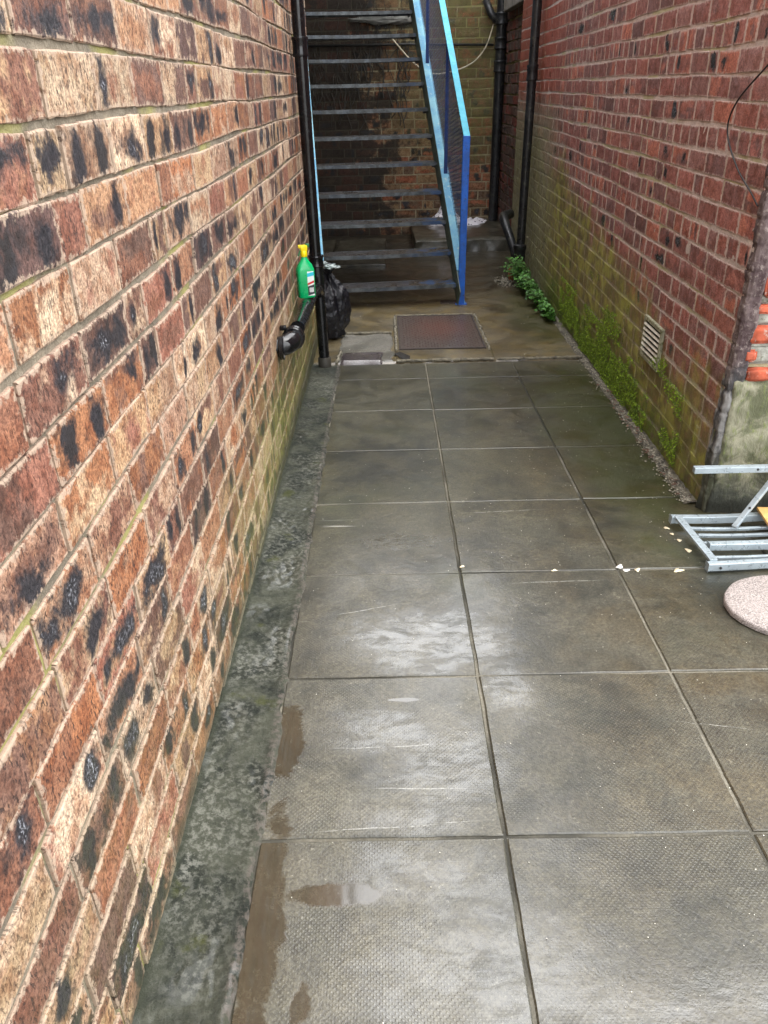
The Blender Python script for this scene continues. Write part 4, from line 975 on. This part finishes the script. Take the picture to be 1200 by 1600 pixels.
# ---- dead creeper on the dark part of the back wall
mb = MB(); rnd = random.Random(9)
for i in range(70):
    x_ = rnd.uniform(-1.15, .35); z_ = rnd.uniform(1.0, 1.9); pts = []
    for k in range(9):
        pts.append((x_, 11.40-rnd.uniform(.0, .03), z_)); x_ += rnd.uniform(-.05, .05); z_ += rnd.uniform(.04, .14)
    mb.tube(spline(pts, 3), [.007]*10+[.004]*15, 5)
tag(mb.build('dead_creeper', simple('dead_stems', (.055, .048, .038), .9)), 'grey dead creeper stems clinging to the dark back wall', 'dead creeper', kind='stuff')
tag(crumple((.03, 11.38, 2.33), (.36, .04, .05), 17, simple('ledge_render', (.22, .22, .2), .9, bump=.8, bscale=40), 'broken_ledge', .5), 'broken pale render ledge on the back wall behind the upper treads', 'ledge')

# ---- cloth on the step
t = NT('spotted_cloth'); d = t.vor(20, t.pos); c = t.mix(t.ss(d, .30, .24), (.80, .76, .80), (.04, .04, .07)); t.set(col=c, rough=.85); m_cl = t.m
mb = MB()
def cloth(a, b):
    X = .42+1.0*a; Y = 10.98+.34*b+.05*math.sin(a*15); hump = math.sin(math.pi*b)**.6*math.sin(math.pi*min(1, max(0, a)))**.45
    h = (.07+.19*math.exp(-((a-.40)/.16)**2)+.045*math.exp(-((a-.85)/.13)**2))*hump
    p = Vector((X, Y, 0)); n_ = mnoise.noise(p*7)*.5+mnoise.noise(p*17)*.28
    Z = -.085+1.05*h*(1+.7*n_); Y += .05*mnoise.noise(p*9); X += .03*mnoise.noise(p*9+Vector((3, 3, 0)))
    Y += -.10*math.sin(a*3)+.07*(b-.5)*math.sin(a*9)
    return (X, Y, Z)
mb.grid(110, 50, cloth); tag(mb.build('cloth', m_cl, smooth=True), 'crumpled white cloth with dark spots lying on the back step', 'cloth')

# ---- air vent
vt = tag(empty('air_vent', (1.372, 3.88, .42)), 'pale louvred air vent low in the mossy right wall', 'vent')
vy0, vy1, vz0, vz1 = 3.745, 4.025, .318, .512
vx = lambda y: 1.352+.0201*(y-2.93)-.002
m_vf = simple('vent_frame_paint', (.30, .30, .21), .7, var=.35, vscale=20, bump=.4, dirt=(.09, .10, .03), dirt_amt=.5)
m_vs = simple('vent_slat_paint', (.55, .53, .45), .6, var=.25, vscale=25, dirt=(.2, .2, .1), dirt_amt=.35)
mb = MB()
for a, b_ in ((((vy0+.01), vz0), ((vy1-.01), vz0)), (((vy0+.01), vz1), ((vy1-.01), vz1)), ((vy0, vz0-.01), (vy0, vz1+.01)), ((vy1, vz0-.01), (vy1, vz1+.01))):
    mb.bar((vx(a[0])-.006, a[0], a[1]), (vx(b_[0])-.006, b_[0], b_[1]), .022, .016, .003, upv=(1, 0, 0))
local(mb.build('frame', m_vf), vt)
mb = MB(); mb.box(((vx(vy0)+vx(vy1))/2+.004, (vy0+vy1)/2, (vz0+vz1)/2), (.008, vy1-vy0-.01, vz1-vz0-.01)); local(mb.build('backing', simple('vent_dark', (.02, .02, .015), .9)), vt)
for k in range(6):
    z_ = vz0+.018+(vz1-vz0-.036)*(k+.5)/6
    mb = MB(); y_ = (vy0+vy1)/2; mb.box((vx(y_)-.007, y_, z_), (.016, vy1-vy0-.018, .011), Matrix.Rotation(R(28), 3, 'Y')); local(mb.build('slat', m_vs), vt)

# ---- folded metal frame lying on the paving
m_al = simple('grey_metal_paint', (.36, .42, .45), .35, metal=.35, var=.14, vscale=15, dirt=(.16, .18, .18), dirt_amt=.18, bump=.15)
fr = tag(empty('metal_chair_frame', (1.4, 2.6, gz(2.6))), 'collapsed grey metal chair frame with curved slats lying flat by the wall corner', 'chair frame')
G0 = gz(2.6)
def curve_bar(x0, x1, y0, y1, z, w, h, bow, name, rise=0.0, upend=0.0):
    mb = MB(); N_ = 16; ring = []
    for i in range(N_+1):
        a = i/N_; x_ = x0+(x1-x0)*a; y_ = y0+(y1-y0)*a+bow*math.sin(math.pi*min(a*1.1, 1))*-1; z_ = z+rise*a+upend*a*a
        b = mb.add([(x_, y_-w/2, z_-h/2), (x_, y_+w/2, z_-h/2), (x_, y_+w/2, z_+h/2), (x_, y_-w/2, z_+h/2)])
        ring.append(b)
    for i in range(N_):
        for k in range(4): mb.face([ring[i]+k, ring[i+1]+k, ring[i+1]+(k+1) % 4, ring[i]+(k+1) % 4][::-1])
    mb.face([ring[0]+k for k in range(4)]); mb.face([ring[-1]+k for k in (3, 2, 1, 0)])
    o_ = mb.build(name, m_al); bv = o_.modifiers.new('bevel', 'BEVEL'); bv.width = .003; bv.segments = 2
    return local(o_, fr)
curve_bar(1.165, 1.95, 2.785, 2.79, G0+.030, .026, .032, .020, 'side_rail', .0, .06)
curve_bar(1.185, 1.95, 2.425, 2.43, G0+.028, .026, .032, -.006, 'side_rail', .0, .05)
curve_bar(1.225, 1.95, 2.715, 2.72, G0+.022, .014, .014, .022, 'slat', 0, .06)
curve_bar(1.235, 1.95, 2.660, 2.67, G0+.022, .014, .014, .020, 'slat', 0, .06)
curve_bar(1.215, 1.95, 2.605, 2.61, G0+.018, .014, .014, .008, 'slat', 0, .05)
curve_bar(1.225, 1.95, 2.498, 2.50, G0+.018, .014, .014, .006, 'slat', 0, .05)
curve_bar(1.235, 1.95, 2.553, 2.555, G0+.038, .028, .030, .0, 'cross_tube')
mb = MB(); mb.bar((1.190, 2.772, G0+.046), (1.213, 2.438, G0+.044), .030, .012, .003); local(mb.build('end_bar', m_al), fr)
mb = MB(); mb.bar((1.385, 2.68, G0+.045), (1.64, 2.83, G0+.31), .022, .014, .003); local(mb.build('folded_leg', m_al), fr)
mb = MB(); mb.bar((1.212, 2.76, .236), (1.95, 2.76, .236), .026, .026, .003); local(mb.build('raised_tube', m_al), fr)
mb = MB(); mb.bar((1.90, 2.76, G0+.04), (1.90, 2.76, .236), .024, .024, .003); local(mb.build('upright', m_al), fr)
m_hole = simple('bolt_dark', (.02, .02, .02), .6)
for p, ax in (((1.232, 2.4115, G0+.028), (0, -1, 0)), ((1.462, 2.7465, .238), (0, -1, 0)), ((1.445, 2.708, G0+.118), (-.2, -.8, .5))):
    mb = MB(); mb.lathe([(.005, -.002), (.005, .002), (.001, .003)], p, ax, 10); local(mb.build('bolt_hole', m_hole), fr)
mb = MB(); mb.box((1.60, 2.69, G0+.074), (.19, .17, .012), Matrix.Rotation(R(-6), 3, 'Z'), bev=.002)
t = NT('plywood'); n = t.noise(1.0, 5, .6, t.scale(t.pos, 8, 90, 8)); t.set(col=t.mix(t.ss(n, .35, .65), (.58, .33, .10), (.70, .45, .17)), rough=.6)
tag(mb.build('wood_board', t.m), 'small orange plywood offcut lying on the grey chair frame', 'board')
# ---- round stone slab
t = NT('pink_granite_concrete'); f = t.noise(230, 4, .75); n = t.noise(9, 4); v = t.vor(60)
c = t.mix(t.ss(f, .40, .60), (.13, .11, .10), (.42, .37, .345)); c = t.mix(t.ss(n, .4, .65, 0, .35), c, (.35, .30, .28)); c = t.mix(t.ss(t.noise(38, 2), .74, .76), c, (.03, .02, .02))
t.set(col=c, rough=.7, nrm=t.bump(f, .5, .002)); m_gc = t.m
DC = Vector((1.375, 2.165, gz(2.165)+.003)); 
mb = MB(); prof = [(.001, 0), (.210, 0), (.216, .004), (.217, .018), (.2145, .0235), (.211, .0252), (.19, .0258)]; seg = 72; b0 = len(mb.v)
for r_, z_ in prof:
    for k in range(seg):
        a = 2*math.pi*k/seg; rr_ = r_*(1+.006*mnoise.noise(Vector((math.cos(a)*3, math.sin(a)*3, 0)))+.012*mnoise.noise(Vector((math.cos(a)*9, math.sin(a)*9, 4)))*(r_ > .2)); mb.v.append((DC.x+rr_*math.cos(a), DC.y+rr_*.84*math.sin(a), DC.z+z_+.010*(-math.cos(a)*r_/.22)*0))
for i in range(len(prof)-1):
    for k in range(seg): k2 = (k+1) % seg; mb.face([b0+i*seg+k, b0+i*seg+k2, b0+(i+1)*seg+k2, b0+(i+1)*seg+k])
mb.face([b0+(len(prof)-1)*seg+k for k in range(seg)])
tag(mb.build('stone_disc', m_gc, auto=50), 'round pinkish speckled concrete disc lying at the right edge of the paving', 'stone disc')

# ---- brick fragment beside the right downpipe
mb = MB(); mb.from_bm(rough_block((0, 0, 0), (.05, .06, .13), 77, .010, 4), (1.27, 8.02, gz(8.0)+.06))
tag(mb.build('brick_fragment', simple('terracotta', (.33, .10, .05), .8, bump=.5), smooth=True), 'small broken terracotta piece standing at the foot of the right downpipe', 'brick fragment')

# ---- petals
m_pe = simple('pale_petal', (.72, .62, .42), .6, var=.2, vscale=60); m_pw = simple('white_petal', (.80, .78, .72), .6, var=.1)
proto = None
PET = [(.872, 2.47, .016, .010, 'white scrap lying in the slab joint'), (.889, 2.442, .013, .007, 'thin pale petal just in front of the white scrap'), (.933, 2.445, .013, .009, 'tan petal on the joint beside the white scrap'),
       (1.085, 2.435, .020, .011, 'large cream petal on the slab joint nearest the metal chair frame'), (.619, 2.452, .011, .006, 'small tan petal alone midway along the slab joint'), (.271, 2.493, .010, .006, 'pale crumb where two slab joints cross'),
       (1.148, 2.765, .008, .012, 'yellowish petal at the back corner of the chair frame'), (1.154, 2.714, .007, .009, 'second petal along the end bar of the chair frame'), (1.165, 2.661, .008, .010, 'third petal along the end bar of the chair frame'),
       (1.173, 2.58, .010, .014, 'yellow petal nearest the front of the frame end bar')]
for i, (x_, y_, a, b_, lb) in enumerate(PET):
    mb = MB(); N_ = 14; c0 = mb.add([(x_, y_, gz(y_)+.006)]); rnd = random.Random(i)
    rot = rnd.uniform(0, 3)*.3
    ring = []
    for k in range(N_):
        an = 2*math.pi*k/N_; r_ = 1+.25*math.sin(an*3+i)+rnd.uniform(-.1, .1); px_, py_ = a*r_*math.cos(an), b_*r_*math.sin(an)
        ring.append(mb.add([(x_+px_*math.cos(rot)-py_*math.sin(rot), y_+px_*math.sin(rot)+py_*math.cos(rot), gz(y_)+.0022+.002*rnd.random())]))
    low = [mb.add([(Vector(mb.v[q])-Vector((0, 0, .0012)))]) for q in ring]
    for k in range(N_): mb.face([c0, ring[k], ring[(k+1) % N_]]); mb.face([ring[k], low[k], low[(k+1) % N_], ring[(k+1) % N_]])
    tag(mb.build('petal', m_pw if i in (0, 1) else m_pe, smooth=True), lb, 'petal', 'fallen petals near the metal chair frame')

# ---- grit along the right wall and scattered debris
m_gt = simple('grit', (.25, .23, .18), .8, var=.6, vscale=60)
m_leaf = simple('brown_leaf_bits', (.10, .055, .035), .7, var=.4, vscale=30)
def pebble(mb, x_, y_, z_, s, rnd):
    bm = bmesh.new(); bmesh.ops.create_icosphere(bm, subdivisions=1, radius=1)
    for v in bm.verts: v.co = Vector((v.co.x*s*rnd.uniform(.6, 1.3), v.co.y*s*rnd.uniform(.6, 1.3), v.co.z*s*rnd.uniform(.4, .8)))
    mb.from_bm(bm, (x_, y_, z_))
mb = MB(); rnd = random.Random(12)
for i in range(1100):
    y_ = 3.0+rnd.random()**1.3*2.9; xw = 1.352+.0201*(y_-2.93); x_ = xw-.012-abs(rnd.gauss(0, .032)); pebble(mb, x_, y_, gz(y_)+.006, rnd.uniform(.0018, .0065), rnd)
for i in range(120):
    y_ = rnd.uniform(2.6, 5); x_ = rnd.uniform(.7, 1.3); pebble(mb, x_, y_, gz(y_)+.003, rnd.uniform(.0012, .003), rnd)
for i in range(160): pebble(mb, rnd.gauss(1.22, .06), rnd.gauss(7.95, .12), gz(8)+.008, rnd.uniform(.005, .012), rnd)
tag(mb.build('grit', m_gt), 'loose grit and crumbled mortar along the foot of the right wall', 'grit', kind='stuff')
mb = MB()
for i in range(60):
    y_ = rnd.uniform(3.0, 4.6); xw = 1.352+.0201*(y_-2.93); x_ = xw-.02-rnd.random()*.06; s = rnd.uniform(.006, .014); z_ = gz(y_)+.014; a = rnd.random()*6
    b = mb.add([(x_+s*math.cos(a+q)*(1 if q % 3 else .5), y_+s*math.sin(a+q), z_+rnd.uniform(0, .006)) for q in (0, 1.6, 3.1, 4.7)]); mb.face([b, b+1, b+2, b+3])
tag(mb.build('leaf_litter', m_leaf), 'brown leaf litter in the gully near the wall corner', 'leaf litter', kind='stuff')
mb = MB()
for i in range(500):
    k = rnd.random()
    if k < .0: y_ = rnd.uniform(.9, 2.1); x_ = -.33+abs(rnd.gauss(0, .03))
    elif k < .70: y_ = rnd.uniform(.8, 5); x_ = rnd.uniform(-.3, 1.3)
    else: y_ = rnd.uniform(5.2, 10); x_ = rnd.uniform(-.3, 1.3)
    pebble(mb, x_, y_, gz(y_)+.002+(.004 if y_ > 5.2 else 0), rnd.uniform(.0007, .0018)*(1 if y_ < 5 else 2.2), rnd)
tag(mb.build('specks', simple('pale_specks', (.55, .53, .45), .7, var=.3)), 'tiny pale specks of grit scattered over the wet paving', 'specks', kind='stuff')

# ---- moss on the right wall foot
t = NT('moss_green'); n = t.noise(26, 4); v = t.attr('bcol').outputs['Color']
c = t.mix(t.sep(v)[0], (.06, .11, .010), (.30, .46, .03)); t.set(col=c, rough=.75); m_moss = t.m
mb = MB(); rnd = random.Random(5)
for i in range(40000):
    y_ = rnd.uniform(3.3, 6.3); z_ = gz(y_)+rnd.random()**1.2*.46
    dens = mnoise.noise(Vector((y_*2.6, z_*5, 2)))+.5*mnoise.noise(Vector((y_*9, z_*12, 4)))
    cen = .02+.19*max(0, min(1, (y_-3.4)/1.8)); lim = .45*math.exp(-((z_-gz(y_)-.10-cen*.3)/(.10+.05*(y_ > 4.2)))**2)*(1 if y_ > 4.0 else .45)*(1 if y_ < 6.1 else .5)
    rowz = ((z_-zr0) % CHR)/CHR; lim += .10*(rowz < .18 or rowz > .88)*(z_ < .35)
    if dens*.8+lim*1.5 < .30: continue
    xw = 1.352+.0201*(y_-2.93); s = rnd.uniform(.0025, .0065); a = rnd.random()*6.28
    c0 = Vector((xw-.006-rnd.random()*.014, y_, z_)); e1 = Vector((rnd.uniform(-.8, .2), math.cos(a), math.sin(a))).normalized()*s; e2 = Vector((rnd.uniform(-1, 0), -math.sin(a), math.cos(a))).normalized()*s*.7
    b = mb.add([c0-e1, c0-e2, c0+e1, c0+e2]); g = rnd.random(); mb.face([b, b+1, b+2, b+3], bcol=(g, g, g))
tag(mb.build('moss', m_moss), 'bright green moss growing on the foot of the right wall', 'moss', kind='stuff')
# ---- leafy weeds
t = NT('weed_leaf'); v = t.attr('bcol').outputs['Color']; c = t.mix(t.sep(v)[0], (.025, .09, .014), (.11, .30, .045)); t.set(col=c, rough=.5, spec=.35); m_wl = t.m
m_stem = simple('weed_stem', (.10, .14, .04), .5)
def weed(y_, zb, h, nst, seed, label, spread=.14):
    rnd = random.Random(seed); xw = 1.352+.0201*(y_-2.93)
    e = tag(empty('weed', (xw-.03, y_, zb)), label, 'weed', 'leafy weeds at the foot of the right wall')
    ml, ms = MB(), MB()
    for s in range(nst):
        p = Vector((-rnd.random()*.02, rnd.uniform(-spread, spread), rnd.uniform(0, .05))); d = Vector((rnd.uniform(-.8, -.1), rnd.uniform(-.6, .6), rnd.uniform(.6, 1.3))).normalized()
        L = h*rnd.uniform(.45, 1.0); pts = []; n_ = 8
        for k in range(n_):
            pts.append(p.copy()); p = p+d*(L/n_); d = (d+Vector((rnd.uniform(-.1, .05), rnd.uniform(-.15, .15), -.15))).normalized()
            p.x = min(p.x, .012)
        ms.tube(pts, .0022, 5)
        for k in range(1, n_):
            for side in (-1, 1):
                if rnd.random() < .2: continue
                q = pts[k]; ld = (Vector((rnd.uniform(-.9, -.1), side*rnd.uniform(.4, 1), rnd.uniform(-.3, .5)))).normalized(); ll = rnd.uniform(.022, .046); w = ll*.36
                nn = Vector((rnd.uniform(-.6, -.1), rnd.uniform(-.2, .2), 1)).normalized(); sd_ = ld.cross(nn).normalized(); nn = sd_.cross(ld)
                a0 = q; a1 = q+ld*ll*.35+nn*.004; a2 = q+ld*ll*.75; a3 = q+ld*ll-nn*.006
                b = ml.add([a0, a1+sd_*w, a1+nn*-.003, a1-sd_*w, a2+sd_*w*.7, a2-nn*.003, a2-sd_*w*.7, a3]); g = rnd.random(); at = dict(bcol=(g, g, g))
                for f_ in ((0, 2, 1), (0, 3, 2), (1, 2, 5, 4), (2, 3, 6, 5), (4, 5, 7), (5, 6, 7)): ml.face([b+i for i in f_], **at)
    ms.build('stem', m_stem, e); ml.build('foliage', m_wl, e)
weed(7.85, gz(7.85), .34, 70, 1, 'tallest clump of glossy leafy weeds right beside the downpipe foot', .24)
weed(7.35, gz(7.35), .26, 60, 2, 'leafy weed clump second from the right downpipe', .22)
weed(6.85, gz(6.85), .20, 50, 3, 'low leafy weed clump in the middle of the weed row', .2)
weed(6.42, gz(6.42), .14, 40, 4, 'small weed clump nearest the camera above the moss', .16)
